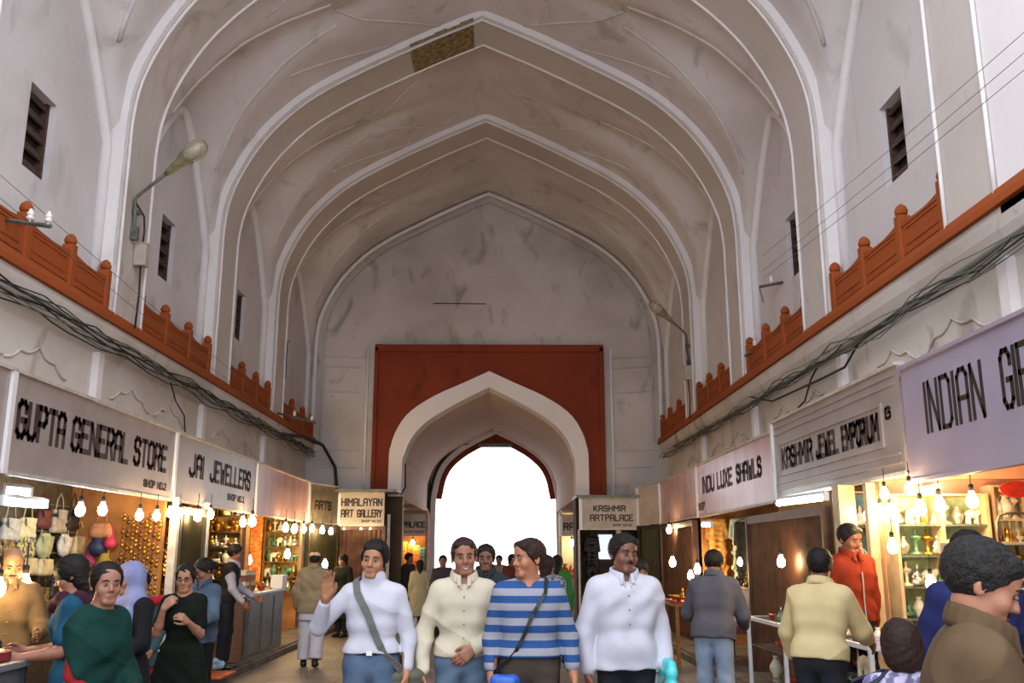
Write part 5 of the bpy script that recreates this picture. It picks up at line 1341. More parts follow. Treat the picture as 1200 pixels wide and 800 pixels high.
S.fold = fold_fn(9, .005); S.mesh('headscarf', lav, lw['root'])
# bald shopkeeper
sk = person('balding shopkeeper in cream shirt behind the jewellery tray', (-2.98, 6.6, .13), D2(30), H=1.53, yaw=5, pitch=22, skinc='#a0714c', h=.009, seed=49, hair='bald', hairm='hairgrey', moustache=True,
    armR=((-.3, -.3, -1), (.1, -.9, -.2)), armL=((.3, -.3, -1), (-.1, -.9, -.1)), top=dict(name='shirt', m=simple('pale_tan_shirt', '#6e5a40', '#5a4830'), inf=.025, collar='shirt', hem=-.06), bottom=dict(m=dgrey), fat=1.08)
NTH = ['leftmost', 'second', 'third', 'fourth', 'fifth', 'sixth', 'seventh', 'eighth', 'ninth', 'tenth', 'eleventh', 'twelfth', 'thirteenth', 'fourteenth', 'fifteenth', 'sixteenth', 'seventeenth', 'eighteenth', 'nineteenth', 'twentieth']
# ------------------------------------------------------------------ goods, counters and shop furniture
rg = random.Random(11)
def onx(u, v, x): return at_x(u, v, x)
GM = {}
def gm_(name, c, c2=None, rough=.6, metal=0, scale=14, **k):
    if name not in GM: GM[name] = mat(name, c, rough, metal, col2=c2, scale=scale, **k)
    return GM[name]
gold = gm_('gilded_metal', '#c8963a', '#8a5c1e', .3, .85, 30); brassd = gm_('antique_brass', '#8e6a30', '#5a3f1c', .4, .8, 30); silver = gm_('white_metal', '#c9c6bf', '#8e8a80', .3, .7, 30)
marble = gm_('white_marble', '#d8d2c2', '#b7ad97', .35); wooddk = gm_('carved_dark_wood', '#4b2e1a', '#2c190e', .5); woodlt = gm_('honey_wood', '#8f5a24', '#6e4218', .5, scale=5, stretch=(1, 1, 5))

# ---- handbags
def make_bag(m, kind, w, hgt, d=.09):
    """hangs from its own origin at the top of the strap loop, faces -y"""
    o = thing('handbag', '', 'bag')
    S = Sdf(.012); zt = -.16
    if kind == 'tote':
        S.cap((-w * .38, 0, zt - .05), (w * .38, 0, zt - .05), d * .32, k=.03); S.cap((-w * .42, 0, zt - hgt + .05), (w * .42, 0, zt - hgt + .05), d * .5, k=.05); S.cap((-w * .4, 0, zt - hgt * .5), (w * .4, 0, zt - hgt * .5), d * .45, k=.05)
    elif kind == 'round': S.ell((0, 0, zt - hgt / 2), (w / 2, d * .6, hgt / 2), k=.01); S.cap((-w * .2, 0, zt - .02), (w * .2, 0, zt - .02), .02, k=.04)
    elif kind == 'pouch': S.ell((0, 0, zt - hgt * .55), (w / 2, w * .42, hgt * .48), k=.01); S.cap((-w * .16, 0, zt - .01), (w * .16, 0, zt - .01), .018, k=.04); S.cap((-w * .22, 0, zt + .02), (w * .22, 0, zt + .02), .012, k=.015)
    S.fold = fold_fn(int(w * 1000), .004); S.mesh('bag_body', m, o)
    mb = MB(); mb.tube([(-w * .3, 0, zt - .03), (-w * .2, 0, zt * .4), (0, 0, 0), (w * .2, 0, zt * .4), (w * .3, 0, zt - .03)], .008, 6); mb.build('bag_handle', m, o, smooth=True)
    if kind != 'pouch':
        mb = MB(); mb.prism([(-w * .36, zt - .03), (w * .36, zt - .03), (w * .3, zt - hgt * .42), (0, zt - hgt * .5), (-w * .3, zt - hgt * .42)], .012, 'xz', -d * .55); mb.build('flap', m, o)
    return o
BM = dict(grey=gm_('pale_grey_leatherette', '#a8a498', '#8f8b80'), cream=gm_('cream_canvas', '#c9bd94', '#b1a47c'), green=gm_('pale_green_quilt', '#a3ab84', '#8a9270'), white=gm_('white_lacework', '#d9d9d6', '#b5b5b4'),
          floral=gm_('blue_yellow_print', '#b8ac4e', '#38406a', .7, scale=22, lo=.48, hi=.53), brown=gm_('brown_patterned_cloth', '#4a3420', '#8c7440', .7, scale=30, lo=.48, hi=.54), maroon=gm_('maroon_leatherette', '#5c1f22', '#431517'),
          blue=gm_('navy_blue_pouch', '#27345e', '#1c2648'), pink=gm_('hot_pink_pouch', '#c4345a', '#9d2446'), magenta=gm_('magenta_pouch', '#9c3464', '#762449'), olive=gm_('gold_olive_pouch', '#9c8a34', '#7a6a22'),
          peach=gm_('peach_box_bag', '#c98f68', '#b07a54'), mosaic=gm_('grey_sequin_cloth', '#8f918c', '#3c3f44', .4, scale=40, lo=.47, hi=.53), dark=gm_('charcoal_bag', '#2b2a2b', '#1d1c1d'))
bags = [('grey', 'tote', .34, .28, 15, 608, 'pale grey handbag at the upper left of the bag wall'), ('cream', 'tote', .32, .27, 35, 608, 'cream handbag, second from left in top row of bag wall'),
        ('maroon', 'tote', .28, .24, 54, 600, 'maroon handbag in the top row of the bag wall'), ('grey', 'tote', .32, .3, 72, 600, 'greyish handbag right of the maroon one'), ('dark', 'tote', .25, .28, 88, 600, 'charcoal handbag at right end of top row'),
        ('brown', 'tote', .36, .22, 8, 632, 'brown patterned handbag behind the bald shopkeeper'), ('floral', 'tote', .36, .26, 33, 630, 'blue and yellow printed handbag'),
        ('green', 'round', .36, .28, 55, 630, 'pale green quilted round handbag'), ('white', 'round', .3, .26, 78, 632, 'white lace round handbag'), ('cream', 'tote', .3, .26, 95, 632, 'cream handbag beside the white lace handbag'),
        ('cream', 'tote', .3, .22, 36, 655, 'cream handbag in the lower row, left one'), ('cream', 'tote', .3, .22, 55, 657, 'cream handbag in lower row, right of the other cream one'), ('mosaic', 'tote', .34, .26, 92, 655, 'sequinned grey handbag behind the woman in teal-blue'),
        ('mosaic', 'tote', .34, .24, 10, 660, 'sequinned grey handbag behind shopkeeper head'), ('dark', 'tote', .34, .26, 70, 680, 'charcoal handbag low on the bag wall'), ('brown', 'tote', .34, .26, 50, 690, 'brown patterned handbag low on bag wall'), ('blue', 'tote', .34, .22, 95, 690, 'navy handbag low on the bag wall')]
for c, k, w, hg, u, v, lab in bags:
    p = onx(u, v - 22, -4.78); o = make_bag(BM[c], k, w, hg); o.location = p; o.rotation_euler.z = D2(90); o['label'] = lab; o['group'] = 'handbags hung on the back wall of the general store'
for c, k, w, hg, u, v, lab in [('blue', 'pouch', .2, .2, 116, 632, 'navy blue round pouch bag'), ('pink', 'pouch', .15, .14, 131, 630, 'hot pink round pouch bag'), ('magenta', 'pouch', .17, .15, 106, 652, 'magenta round pouch bag'),
                                ('olive', 'pouch', .18, .16, 124, 652, 'gold-olive round pouch bag'), ('peach', 'tote', .22, .2, 121, 612, 'peach box bag above the navy blue pouch'), ('mosaic', 'tote', .24, .2, 108, 672, 'sequinned grey bag under the magenta pouch'), ('dark', 'tote', .2, .17, 138, 672, 'charcoal bag above the lavender headscarf')]:
    p = at_y(u, v - 17, 11.6); o = make_bag(BM[c], k, w, hg); o.location = p; o['label'] = lab; o['group'] = 'pouches and bags on the side panel of the general store'
# rods they hang from
for z_, lab in ((2.16, 'top'), (1.86, 'middle'), (1.62, 'lower')):
    mb = MB(); mb.tube([(-4.82, 5.2, z_), (-4.82, 11.7, z_)], .012, 6); tag(mb.build('hanging_rail', 'steel'), '%s steel rail along the bag wall' % z_ if 0 else lab + ' steel hanging rail along the bag wall', 'rail')
mb = MB(); mb.box(-4.98, -4.92, 4.5, 11.7, .13, 2.5); tag(mb.build('pegboard', gm_('greyish_pegboard', '#4a4232', '#332c20')), 'tall dull pegboard behind the hanging handbags', 'board')

# ---- strings of gilded trinkets hanging on a partition face (photo: shimmering golden column)
def trinket_string(m, n, step, label, group, loc, r=.014):
    o = thing('trinket_string', label, 'trinkets', loc, 0, group)
    mb = MB(); mb.tube([(0, 0, 0), (0, 0, -n * step)], .003, 4); mb.build('thread', 'cabledark', o)
    mb = MB()
    for i in range(n):
        rr = r * (1 + .5 * math.sin(i * 2.1)); mb.ball((.004 * math.sin(i), 0, -(i + .5) * step), (rr, rr * .7, rr), 8, 5)
    mb.build('beads', m, o, smooth=True); return o
for i in range(9):
    u = 146 + i * 5.2; p = at_y(u, 600 + (i % 3) * 4, 11.62)
    trinket_string([gold, brassd, gold][i % 3], 14 + (i * 5) % 6, .052, '%s string of gilded trinkets from left on side panel of general store' % (NTH[i] if i else 'first'), 'gilded trinket strings of the general store', p, .02)
for i in range(6):
    p = at_x(190 + i * 2, 606 + i, -4.0 - .1 * (i % 2)); trinket_string(gold, 12, .06, '%s string of gilded trinkets in the clump near the white post' % (NTH[i] if i else 'first'), 'gilded trinkets near the white post', p, .018)

# ---- shelf racks standing against a face, with small wares on every shelf
def rack(name, label, loc, w, hgt, d, n, m, rz=0, back=None, cat='shelf', glass=False, uprights=2):
    o = thing(name, label, cat, loc, rz)
    for i in range(n + 1):
        mb = MB(); z = i * hgt / n; mb.box(.004, w - .004, -d + .004, -.001, z, z + .018); mb.build('shelf', 'glass' if glass and 0 < i < n else m, o)
    for k in range(uprights):
        x = k * (w - .03) / (uprights - 1); mb = MB(); mb.box(x, x + .03, -d, 0, 0, hgt + .018); mb.build('upright', m, o)
    mb = MB(); mb.box(.001, w - .001, .0005, .01, 0.002, hgt); mb.build('back_panel', back or m, o)
    return o
def figurine(kind, m, s):
    o = thing('figurine', '', 'ornament')
    if kind == 'vase': pr = [(.02, 0), (.034, .008), (.03, .02), (.052, .06), (.055, .09), (.03, .13), (.018, .15), (.03, .17)]
    elif kind == 'lamp': pr = [(.05, 0), (.05, .012), (.014, .03), (.014, .1), (.04, .12), (.045, .14), (.012, .15), (.01, .2)]
    elif kind == 'bowl': pr = [(.03, 0), (.03, .01), (.06, .04), (.075, .07), (.07, .07), (.05, .04)]
    elif kind == 'bell': pr = [(.055, 0), (.05, .02), (.035, .06), (.03, .09), (.012, .105), (.008, .13), (.016, .14), (.006, .155)]
    else: pr = None
    if pr:
        mb = MB(); mb.lathe([(a * s, b * s) for a, b in pr], n=12); mb.build('vessel', m, o, smooth=True)
    elif kind == 'elephant':
        S = Sdf(.007 * s)
        S.ell((0, 0, .085), (.06, .035, .038), k=.01); S.ell((.065, 0, .1), (.026, .024, .028), k=.015); S.cap((.085, 0, .09), (.1, 0, .04), .011, .007, k=.01)
        for a in (-.035, .035):
            for b in (-.018, .018): S.cap((a, b, .07), (a, b, .008), .014, .014, k=.008)
        for b in (-.026, .026): S.ell((.052, b, .1), (.02, .006, .026), k=.005)
        x = S.mesh('animal_body', m, o); x.scale = (s, s, s)
    elif kind == 'deity':
        S = Sdf(.006); S.ell((0, 0, .02), (.05, .035, .02), k=.01); S.cap((-.03, -.01, .035), (.03, -.01, .035), .018, k=.015); S.cap((0, 0, .04), (0, 0, .09), .022, .018, k=.02); S.ell((0, 0, .125), (.016, .016, .02), k=.01); S.cap((0, 0, .14), (0, 0, .165), .013, .004, k=.006)
        for b in (-1, 1): S.cap((.018 * b, 0, .095), (.04 * b, -.01, .065), .008, k=.008); S.cap((.04 * b, -.01, .065), (.02 * b, -.03, .05), .007, k=.005)
        x = S.mesh('statue_body', m, o); x.scale = (s, s, s)
    return o
FG = {}
def put_fig(kind, mk, p, s, label, group, rz=0):
    m = dict(gold=gold, brass=brassd, silver=silver, marble=marble, wood=wooddk, red=gm_('red_lacquer', '#a3271d', '#7d1b14', .3), orange=gm_('orange_lacquer', '#d0692a', '#a84c18', .35), teal=gm_('green_glazed_ware', '#4e7a5c', '#345741', .25))[mk]
    if (kind, mk) not in FG: FG[(kind, mk)] = figurine(kind, m, 1.0); o = FG[(kind, mk)]
    else: o = copy_tree(FG[(kind, mk)])
    o.location = p; o.rotation_euler = (0, 0, rz); o.scale = (s, s, s); o['label'] = label; o['group'] = group; return o
KN = {'vase': 'vase', 'lamp': 'lamp stand', 'bowl': 'bowl', 'bell': 'bell', 'elephant': 'elephant figurine', 'deity': 'seated statuette'}
MN = {'gold': 'gilded', 'brass': 'brass', 'silver': 'white metal', 'marble': 'white marble', 'wood': 'dark wooden', 'red': 'red lacquer', 'orange': 'orange lacquer', 'teal': 'green glazed'}
ORD = ['bottom', 'second', 'third', 'fourth', 'fifth', 'sixth', 'seventh']
def fill_rack(o, w, hgt, d, n, kinds, mats, per, where, s=1.0, skip=()):
    M = Matrix.Translation(o.location) @ Matrix.Rotation(o.rotation_euler.z, 4, 'Z')
    for i in range(n):
        if i in skip: continue
        for k in range(per):
            kd = kinds[(i * 3 + k) % len(kinds)] if rg.random() < .75 else rg.choice(kinds); mk = rg.choice(mats)
            p = M @ Vector((.05 + (w - .12) * (k + .5) / per + rg.uniform(-.012, .012), -d * .5 + rg.uniform(-.02, .02), i * hgt / n + .019))
            put_fig(kd, mk, p, s * rg.uniform(.85, 1.1), '%s %s, %s from left on %s shelf of %s' % (MN[mk], KN[kd], NTH[k] if k else 'first', ORD[i], where), 'ornaments on ' + where, rg.uniform(-.5, .5) + o.rotation_euler.z)
# JAI JEWELLERS shop: rack on the partition face that looks at us
r1 = rack('display_rack', 'brass-coloured rack of gilded ornaments in the JAI JEWELLERS shop', (-5.35, 15.72, .95), .62, 1.5, .22, 6, gm_('rack_bronze', '#7a5a2c', '#5c4220'), back=gm_('rack_gold_back', '#8c6a2a', '#5a421a'))
fill_rack(r1, .62, 1.5, .22, 6, ['deity', 'elephant', 'vase', 'bell'], ['gold', 'brass', 'gold', 'wood'], 6, 'the JAI JEWELLERS rack', 1.15)
tw = MB(); tw.box(0, .22, -.12, 0, 0, 1.75); t_ = tw.build('cloth_panel', gm_('orange_embroidered_cloth', '#d2541c', '#e88a3a', .7, scale=20, lo=.5, hi=.6), loc=(-4.72, 15.7, .7)); tag(t_, 'tall orange embroidered cloth panel right of JAI JEWELLERS rack', 'textile')
r2 = rack('display_rack', 'dark rack of silver and brass ware right of orange cloth panel', (-4.46, 15.72, .95), .62, 1.5, .22, 6, gm_('rack_brown', '#4a3018', '#33200f'), back=gm_('rack_gold_back', '#8c6a2a'))
fill_rack(r2, .62, 1.5, .22, 6, ['lamp', 'vase', 'deity', 'bowl'], ['silver', 'gold', 'brass', 'marble'], 6, 'rack beside orange panel', 1.15)
# shop with the pink board
t_ = MB().box(0, .5, -.1, 0, 0, 1.9).build('cloth_panel', gm_('dark_plum_cloth', '#2c1418', '#43201f', .8, scale=6, stretch=(8, 1, 1)), loc=(-5.4, 19.9, .5)); tag(t_, 'dark plum cloth panel in the shop under blank pink sign', 'textile')
t_ = MB().box(0, .28, -.12, 0, 0, 1.9).build('cloth_panel', gm_('orange_red_saree_stack', '#d8581e', '#f0c060', .6, scale=9, stretch=(1, 1, 8), lo=.45, hi=.6), loc=(-4.86, 19.9, .5)); tag(t_, 'narrow orange and yellow cloth panel in shop under blank pink sign', 'textile')
r3 = rack('display_rack', 'bright glass rack of ornaments in the shop under blank pink sign', (-4.55, 20.0, .85), .75, 1.5, .22, 5, gm_('rack_bronze', '#7a5a2c'), back=gm_('mirror_backing', '#b9a566', '#8d7a44', .15, .6))
fill_rack(r3, .75, 1.5, .22, 5, ['vase', 'lamp', 'deity', 'elephant'], ['gold', 'silver', 'marble', 'teal'], 6, 'rack beyond white-capped man', 1.4)

# counters on the left
def counter(name, label, x0, x1, y0, y1, z0, z1, m_front, m_top, panels=(), cat='counter'):
    o = thing(name, label, cat, (x0, y0, z0)); w, l, h_ = x1 - x0, y1 - y0, z1 - z0
    MB().box(0, w - .03, 0, l, 0, h_ - .04).build('cabinet', m_front, o)
    MB().box(-.02, w, -.02, l + .02, h_ - .04, h_).build('worktop', m_top, o, bevel=.006)
    return o
c1 = counter('shop_counter', 'honey-brown wooden counter where the man in waistcoat leans', -3.85, -3.36, 12.2, 14.2, .13, 1.02, woodlt, woodlt)
c2 = counter('shop_counter', 'steel-fronted counter beyond the honey-brown one', -3.9, -3.34, 14.25, 16.6, .13, 1.05, gm_('brushed_steel_front', '#75777a', '#5c5e60', .35, .6), 'alu')
for k in range(3): MB().box(.53, .545, .1 + k * .78, .13 + k * .78, .05, .82).build('seam', 'steel', c2)
for i in range(12):
    y_ = 12.35 + i * .36; put_fig(['deity', 'bowl', 'elephant', 'bell'][i % 4], ['gold', 'silver', 'brass', 'gold', 'red'][i % 5], (-3.6 + .1 * (i % 2), y_, 1.021 if y_ < 14.2 else 1.051), 1.0, '%s %s, %s from near end of the leaning man counters' % (MN[['gold', 'silver', 'brass', 'gold', 'red'][i % 5]], KN[['deity', 'bowl', 'elephant', 'bell'][i % 4]], NTH[i] if i else 'first'), 'ornaments on the two left counters', i)
# stacked boxes / trays on the steel counter
for k, (c, z_) in enumerate([('#7a5030', 1.051), ('#c9bfae', 1.13), ('#8c3a24', 1.21), ('#cfc6b4', 1.29)]):
    o = thing('tray_box', '%s flat display box, %s of the stack on steel counter' % (['brown', 'cream', 'rust red', 'pale cream'][k], ['lowest', 'second', 'third', 'topmost'][k]), 'box', (-3.72, 15.2, z_))
    MB().box(-.14, .14, -.3, .3, 0, .06).build('box_body', gm_('box_%d' % k, c), o, bevel=.006); MB().box(-.145, .145, -.305, .305, .06, .075).build('box_lid', gm_('box_lid_%d' % k, c, '#463020'), o)
o = thing('carton', 'white carton standing on the road end of the steel counter', 'box', at_x(325, 716, -3.42)); MB().cbox((0, 0, .11), (.2, .34, .22)).build('carton_body', 'whiteplastic', o, bevel=.006); MB().box(-.1, .1, -.005, .005, .22, .223).build('tape', 'postcream', o)
o.location.z = 1.051
o = thing('slatted_mat', 'orange slatted mat lying by the counter foot', 'mat', (-3.55, 12.05, .131))
for k in range(7): MB().box(0, .5, k * .1, k * .1 + .07, .0, .02).build('slat', gm_('orange_wooden_slats', '#b8562a', '#8c3c18'), o)
S = Sdf(.012); S.cap((-.1, 0, .06), (.1, .05, .07), .06, k=.04); S.cap((-.06, .02, .12), (.05, 0, .13), .04, k=.04); S.fold = fold_fn(4, .012); o = S.mesh('plastic_bag', gm_('pale_blue_plastic', '#6f93a8', '#a7bfcc', .3), None); o.location = (-3.42, 12.85, .132); tag(o, 'crumpled pale blue plastic bag on the step by the counter', 'bag')
# jewellery counter at the left edge
o = counter('tray_counter', 'grey metal-edged counter holding the red jewellery tray', -3.3, -2.52, 4.7, 6.05, 0.0, .98, gm_('grey_laminate', '#5a5c64', '#494b52', .5), 'alu')
for k in (.2, .55): MB().tube([(.7, -.0 + k, .9), (.74, k, .4), (.76, k + .05, .02)], .018, 6).build('brace', 'porcelain', o)
tr = thing('jewellery_tray', 'red tray heaped with yellow trinkets on grey counter', 'tray', (-2.98, 5.6, .981))
mb = MB(); mb.box(-.36, .36, -.36, .36, 0, .015)
for a in (0, 1, 2, 3):
    c_, s_ = [(0, -.36), (0, .36), (-.36, 0), (.36, 0)][a], (.72, .02) if a < 2 else (.02, .72)
    mb.cbox((c_[0], c_[1], .03), (s_[0] + .02, s_[1], .05))
mb.build('tray_body', gm_('dark_red_velvet', '#7c1420', '#5c0e18', .7), tr)
mb = MB()
for k in range(420):
    a, b = rg.uniform(-.33, .33), rg.uniform(-.33, .33); mb.ball((a, b, .03 + rg.uniform(0, .03)), (.02, .014, .01), 6, 4)
tk = mb.build('trinkets', gm_('yellow_trinkets', '#e0b040', '#c98a2c', .35, .5), tr, smooth=True); tk['kind'] = 'stuff'
o = thing('bottle', 'small dark bottle on the grey counter by the tray', 'bottle', (-2.72, 6.0, .981)); mb = MB(); mb.lathe([(.03, 0), (.032, .1), (.012, .13), (.012, .17)]); mb.build('bottle_body', 'black', o, smooth=True); mb = MB(); mb.lathe([(.014, .17), (.014, .19)]); mb.build('bottle_cap', 'brass', o)
# food held by the woman in blue
fd = wpt(bk, bk['arms'][1][2] + bk['arms'][1][3] * .1); S = Sdf(.006); S.ell((0, 0, .02), (.035, .02, .05)); S.cap((0, 0, -.03), (0, 0, .02), .02, .03, k=.01); o = S.mesh('paper_snack', gm_('pale_paper', '#dcd6b0', '#c9c094'), None); o.location = fd; tag(o, 'pale paper packet held by the woman in teal-blue kurta', 'snack')

# ---- right side: glass wall cabinet with green shelves, peach wall, ware on the counter
cab = rack('wall_cabinet', 'tall cream cabinet with green glass shelves of figurines', (3.86, 8.75, .5), .86, 1.62, .26, 6, 'postcream', back=gm_('pale_green_backing', '#8fa07c', '#6f8262', .4), glass=True, cat='cabinet', uprights=3)
fill_rack(cab, .86, 1.62, .26, 6, ['deity', 'elephant', 'vase', 'bell', 'lamp'], ['marble', 'teal', 'silver', 'marble', 'gold'], 7, 'the tall cream cabinet', 1.1)
cb2 = rack('wall_cabinet', 'narrow brilliantly lit rack of white figurines on peach wall', (4.78, 8.75, .7), .36, 1.5, .2, 5, 'postcream', back=gm_('bright_backing', '#e8dca0', '#cdbd7c', .4), cat='cabinet')
fill_rack(cb2, .36, 1.5, .2, 5, ['deity', 'vase', 'lamp'], ['marble', 'gold', 'silver'], 3, 'narrow peach-wall rack', 1.15)
mb = MB(); mb.box(3.86, 5.6, 8.78, 8.86, .13, 2.5); struct(mb.build('wall_right_peach', 'shoppeach'))
mb = MB(); mb.box(5.5, 5.58, 3.9, 8.8, .13, 2.5); struct(mb.build('wall_right_peach.001', 'shoppeach'))
mb = MB(); mb.box(3.86, 5.5, 8.6, 8.78, 2.28, 2.42); tag(mb.build('ledge_shelf', 'shoppeach'), 'long peach shelf high on the peach wall', 'shelf')
# red oval sign and wire rack with cards
p = at_y(1192, 573, 8.2); mb = MB(); mb.lathe([(.001, 0), (.15, 0), (.16, .01), (.15, .025), (.001, .025)], axis='y', n=28); o = mb.build('oval_plaque', gm_('red_enamel', '#c23020', '#9c2216', .35), smooth=False); o.location = p; o.scale = (1, 1, .45); tag(o, 'small red oval plaque on the peach wall', 'plaque')
p = at_y(1178, 640, 8.2); o = thing('wire_rack', 'rounded wire rack of cards against the peach wall', 'rack', (p.x, 8.2, p.z - .1))
mb = MB(); mb.tube([(-.05, 0, 0), (-.05, 0, .3), (-.02, 0, .36), (.05, 0, .38), (.5, 0, .38)], .012, 6); mb.build('wire_frame', 'steel', o, smooth=True)
for i in range(8): MB().tube([(.0 + i * .06, 0, .02), (.0 + i * .06, 0, .38)], .004, 4).build('wire', 'steel', o)
for i in range(7):
    c = ['#d8b23a', '#c9482c', '#e8dcc0', '#7c8a34', '#d87a2a', '#b8b0a0', '#c23a4a'][i]; MB().box(-.03 + i * .075, .03 + i * .075, -.02, -.012, .02, .14).build('card', gm_('card_%d' % i, c, '#f0e4c4'), o)
# counter under it, heaped with shiny ware
ct = counter('ware_counter', 'long cream counter heaped with shiny ware below glass cabinet', 3.15, 3.8, 4.4, 7.1, 0.0, .92, 'postcream', 'glass')
k = 0
for iy in range(9):
    for ix in range(4):
        k += 1; kd = ['deity', 'vase', 'lamp', 'elephant', 'bell'][k % 5]; mk = ['marble', 'gold', 'silver', 'gold', 'orange'][(k * 7) % 5]
        put_fig(kd, mk, (3.24 + ix * .15 + rg.uniform(-.02, .02), 4.9 + iy * .24 + rg.uniform(-.03, .03), .921), 1.25 + .25 * (ix > 1), '%s %s in %s row, %s place, on the long cream counter' % (MN[mk], KN[kd], NTH[iy] if iy else 'first', NTH[ix] if ix else 'first'), 'shiny ware on the long cream counter', k)
st_ = rack('stepped_stand', 'stepped stand of bright ware behind the counter', (3.98, 5.7, .9), 1.0, .75, .3, 3, 'postcream', rz=D2(-50), cat='stand'); st_.location = (3.86, 7.35, .92)
fill_rack(st_, 1.0, .75, .3, 3, ['vase', 'deity', 'lamp'], ['gold', 'marble', 'silver', 'gold'], 7, 'the stepped ware stand', 1.3)
MB()
# glass display case along the road edge on the right
dc = thing('display_case', 'long glass display case with white frame by the man in yellow', 'display case', (3.1, 7.3, 0)); Lc = 3.56
for y_ in (0, 1.15, 2.2, Lc):
    for x_ in (0, .5): MB().cbox((x_, y_, .46), (.035, .035, .92)).build('corner_post', 'whiteplastic', dc)
for z_ in (.02, .92):
    for x_ in (0, .5): MB().cbox((x_, Lc / 2, z_), (.04, Lc, .035)).build('rail', 'whiteplastic', dc)
    for y_ in (0, Lc): MB().cbox((.25, y_, z_), (.5, .035, .035)).build('rail', 'whiteplastic', dc)
for z_ in (.34, .64): MB().cbox((.25, Lc / 2, z_), (.47, Lc - .05, .01)).build('glass_shelf', 'glass', dc)
MB().cbox((.25, Lc / 2, .93), (.5, Lc, .012)).build('glass_top', 'glass', dc)
MB().cbox((.25, Lc / 2, .06), (.47, Lc - .04, .04)).build('base_board', 'postwhite', dc)
k = 0
for z_ in (.081, .346, .646, .937):
    for iy in range(9 if z_ < .9 else 20):
        k += 1; kd = ['elephant', 'bowl', 'deity', 'vase', 'bell'][k % 5]; mk = ['marble', 'silver', 'teal', 'red', 'marble'][(k * 3) % 5]
        lv = {.081: 'bottom level of', .346: 'lower glass shelf in', .646: 'upper glass shelf in', .937: 'top of'}[z_]
        put_fig(kd, mk, (3.24 + .14 * (k % 2), 7.5 + iy * (3.2 / (9 if z_ < .9 else 20)), z_), 1.3 if z_ < .9 else .7, '%s %s, %s from near end, on %s long glass case' % (MN[mk], KN[kd], NTH[iy] if iy else 'first', lv), 'ornaments in the long glass display case', k)
# clothes shop under INDU LUXE sign
def garment_hang(label, loc, m, w=.4, l=.8, rz=0, grp=None):
    o = thing('hanging_garment', label, 'clothes', loc, rz, grp)
    S = Sdf(.014); S.cap((-w * .32, 0, -.08), (w * .32, 0, -.08), .035, k=.03); S.cap((-w * .34, 0, -.12), (-w * .46, 0, -.36), .035, .03, k=.03); S.cap((w * .34, 0, -.12), (w * .42, 0, -.36), .03, .025, k=.01)
    for t in np.linspace(.12, l, 5): S.cap((-w * .27 - .04 * t, 0, -t), (w * .27 + .04 * t, 0, -t), .035, k=.02)
    [S.cap((-w * .25, 0, -t), (w * .25, 0, -t), .04, k=.02) for t in np.arange(.1, l, .09)]; S.cap((-w*.2, 0, -.1), (-w*.25, 0, -l), .04, k=.02); S.cap((w*.2, 0, -.1), (w*.25, 0, -l), .04, k=.02)
    S.fold = lambda X, Y, Z: .010 * np.sin(60 * X + 5 * np.sin(4 * Z)) * np.clip(-Z, 0, 1)
    S.mesh('cloth', m, o); MB().tube([(-.17, 0, -.06), (0, 0, .0), (.17, 0, -.06)], .006, 5).build('hanger', 'steel', o); MB().tube([(0, 0, 0), (0, 0, .05), (.02, 0, .07)], .004, 5).build('hook', 'steel', o)
    return o
gl = [('orange-gold embroidered dress', '#c8742a', '#e0b050', 4.0), ('pale green long dress', '#9aa884', '#c8ccb0', 4.38), ('cream long dress', '#c9bd9a', '#a89c78', 4.72), ('olive patterned dress', '#6c6a30', '#a8a05c', 5.06)]
for i, (nm_, c, c_2, x) in enumerate(gl):
    garment_hang(nm_ + ' hanging under the INDU LUXE sign', (x, 16.2 - .05 * i, 2.25), gm_('dress_%d' % i, c, c_2, .8, scale=12), l=1.1, grp='dresses in the INDU LUXE shop')
for i in range(4):
    garment_hang(['black shawl', 'dark grey jacket', 'black jacket', 'dark olive shawl'][i] + ' hanging in front row beside the wide brown shutter', (3.86 + .12 * (i % 2), 13.1 + .42 * i, 2.12), gm_('darkcloth_%d' % i, ['#17140f', '#2a2822', '#1b1a16', '#26261a'][i]), l=.85 + .1 * (i % 2), rz=D2(90 + 12 * i), grp='dark garments by the brown shutter')
for i in range(5): put_fig('deity', 'gold', (3.74 + .04 * i, 13.3 + .12 * i, 1.16 + 0 * i), 1.5, '%s gilded statuette of the row above the white board' % (NTH[i] if i else 'first'), 'gilded statuettes above the white board', .3)
MB_ = MB(); MB_.cbox((0, 0, 0), (.04, 1.5, .6)); o = MB_.build('white_board', 'postwhite', loc=(3.72, 13.8, .86), bevel=.005); tag(o, 'white board above the maroon-covered bench', 'board')
o = thing('shelf_board', 'narrow shelf holding gilded statuettes over the white board', 'shelf', (3.82, 13.75, 1.14)); MB().cbox((0, 0, 0), (.26, 1.4, .025)).build('plank', woodlt, o); MB().cbox((0, -.5, -.1), (.2, .03, .18)).build('bracket', woodlt, o); MB().cbox((0, .5, -.1), (.2, .03, .18)).build('bracket', woodlt, o)
o = thing('bench', 'low bench covered with maroon cloth beyond man in grey jacket', 'bench', (3.36, 13.0, .0))
MB().cbox((.25, .9, .62), (.5, 1.8, .1)).build('maroon_cover', gm_('maroon_cloth_cover', '#6e1c34', '#541428', .85), o, bevel=.015)
for a, b in ((.05, .1), (.45, .1), (.05, 1.7), (.45, 1.7)): MB().cbox((a, b, .285), (.06, .06, .57)).build('leg', woodlt, o)
o = thing('table', 'small wooden table of gilded jewellery left of grey-jacketed man', 'table', (2.95, 14.6, 0))
MB().cbox((.3, .5, .86), (.62, 1.0, .04)).build('table_top', woodlt, o); MB().cbox((.3, .5, .9), (.56, .9, .03)).build('red_cloth', gm_('red_lacquer_cloth', '#9c2418', '#7c1a10'), o)
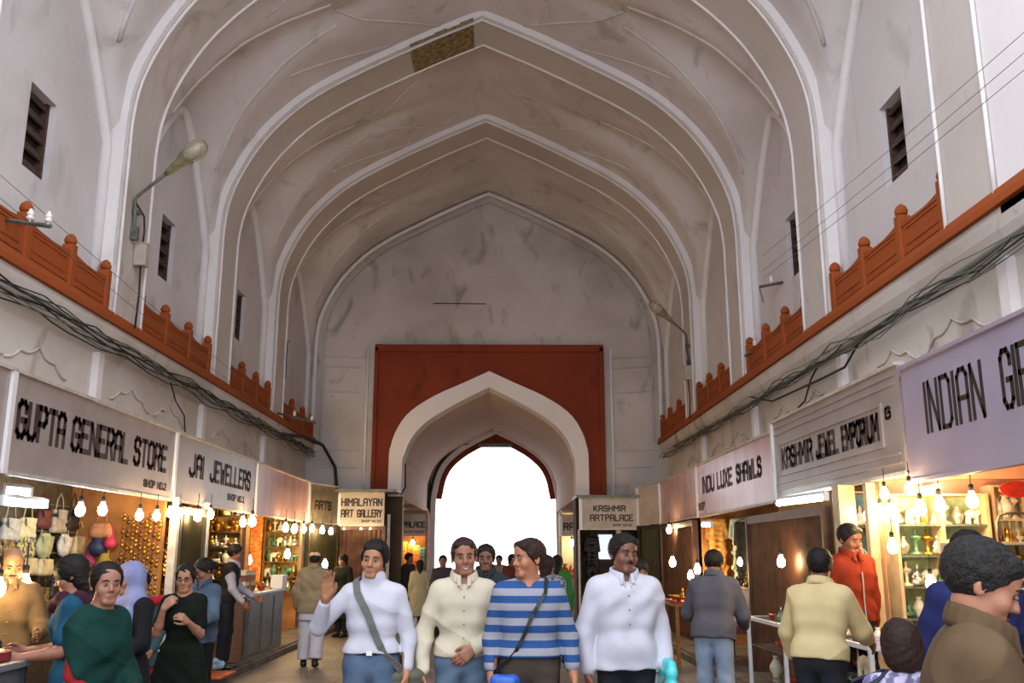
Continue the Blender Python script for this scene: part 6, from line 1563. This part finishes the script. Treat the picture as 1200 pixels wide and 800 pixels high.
for a, b in ((.04, .04), (.56, .04), (.04, .96), (.56, .96)): MB().cbox((a, b, .42), (.05, .05, .84)).build('leg', woodlt, o)
for i in range(8): put_fig(['bowl', 'deity'][i % 2], 'gold', (3.05 + .14 * (i % 4), 14.8 + .4 * (i // 4), .916), 1.1, 'gilded %s, %s of those on the small wooden table' % (KN[['bowl', 'deity'][i % 2]], NTH[i] if i else 'first'), 'gilded wares on the small wooden table', i)
# goods behind the orange jacket
r4 = rack('display_rack', 'green-backed glass rack behind the man in orange jacket', (3.7, 9.6, .5), .7, 1.7, .2, 5, 'postcream', back=gm_('teal_backing', '#5c7a74', '#42605a', .3), glass=True, rz=D2(0))
fill_rack(r4, .7, 1.7, .2, 5, ['vase', 'deity', 'bowl'], ['marble', 'silver', 'gold'], 5, 'the green-backed rack', 1.2)
# kiosks in the passage: hanging cloths
for i, (x, c) in enumerate([(-2.25, '#e0a030'), (-2.08, '#d86020'), (-1.9, '#e88838'), (-1.74, '#4a7a80')]):
    garment_hang('%s scarf hanging in the PALACE kiosk' % ['golden', 'orange', 'light orange', 'teal'][i], (x, 25.5, 2.0 - .05 * i), mat('kioskcloth_%d' % i, c, .8), w=.2, l=.75, grp='scarves in the PALACE kiosk')
for i, (x, mk) in enumerate([(2.0, 'gold'), (2.15, 'orange'), (2.3, 'red'), (2.1, 'gold')]): put_fig(['vase', 'deity', 'vase', 'bowl'][i], mk, (x, 25.15 + .05 * i, 1.001), 2.2, '%s %s on the RA kiosk counter' % (MN[mk], KN[['vase', 'deity', 'vase', 'bowl'][i]]), 'wares on the RA kiosk counter', 0)
bulb('w', Vector((-2.0, 25.35, 2.0)), 'hidden warm bulb lighting the PALACE kiosk', 1.3)
garment_hang('dark coat hanging in the art palace shop', (2.4, 21.8, 2.05), gm_('darkcloth_0', '#17140f'), l=1.0); garment_hang('dark bluish coat hanging in the art palace shop', (3.15, 21.8, 2.05), gm_('bluecoat', '#1d2a3a'), l=1.0)
# goods held over the display case: pink and violet packets near the yellow-shirted man
for i, c in enumerate(['#c05a9c', '#7a4ab0', '#b03a3a']):
    o = thing('packet', '%s packet on the case in front of the yellow-shirted man' % ['pink', 'violet', 'red'][i], 'packet', (3.2 + .1 * i, 7.42 + .09 * i, .937)); MB().cbox((0, 0, .02), (.09, .07, .04)).build('packet_body', gm_('packet_%d' % i, c, '#e0d0e0', .3), o, rot=(0, 0, .5 * i)); MB().cbox((0, 0, .042), (.1, .01, .004)).build('seal', 'whiteplastic', o, rot=(0, 0, .5 * i))
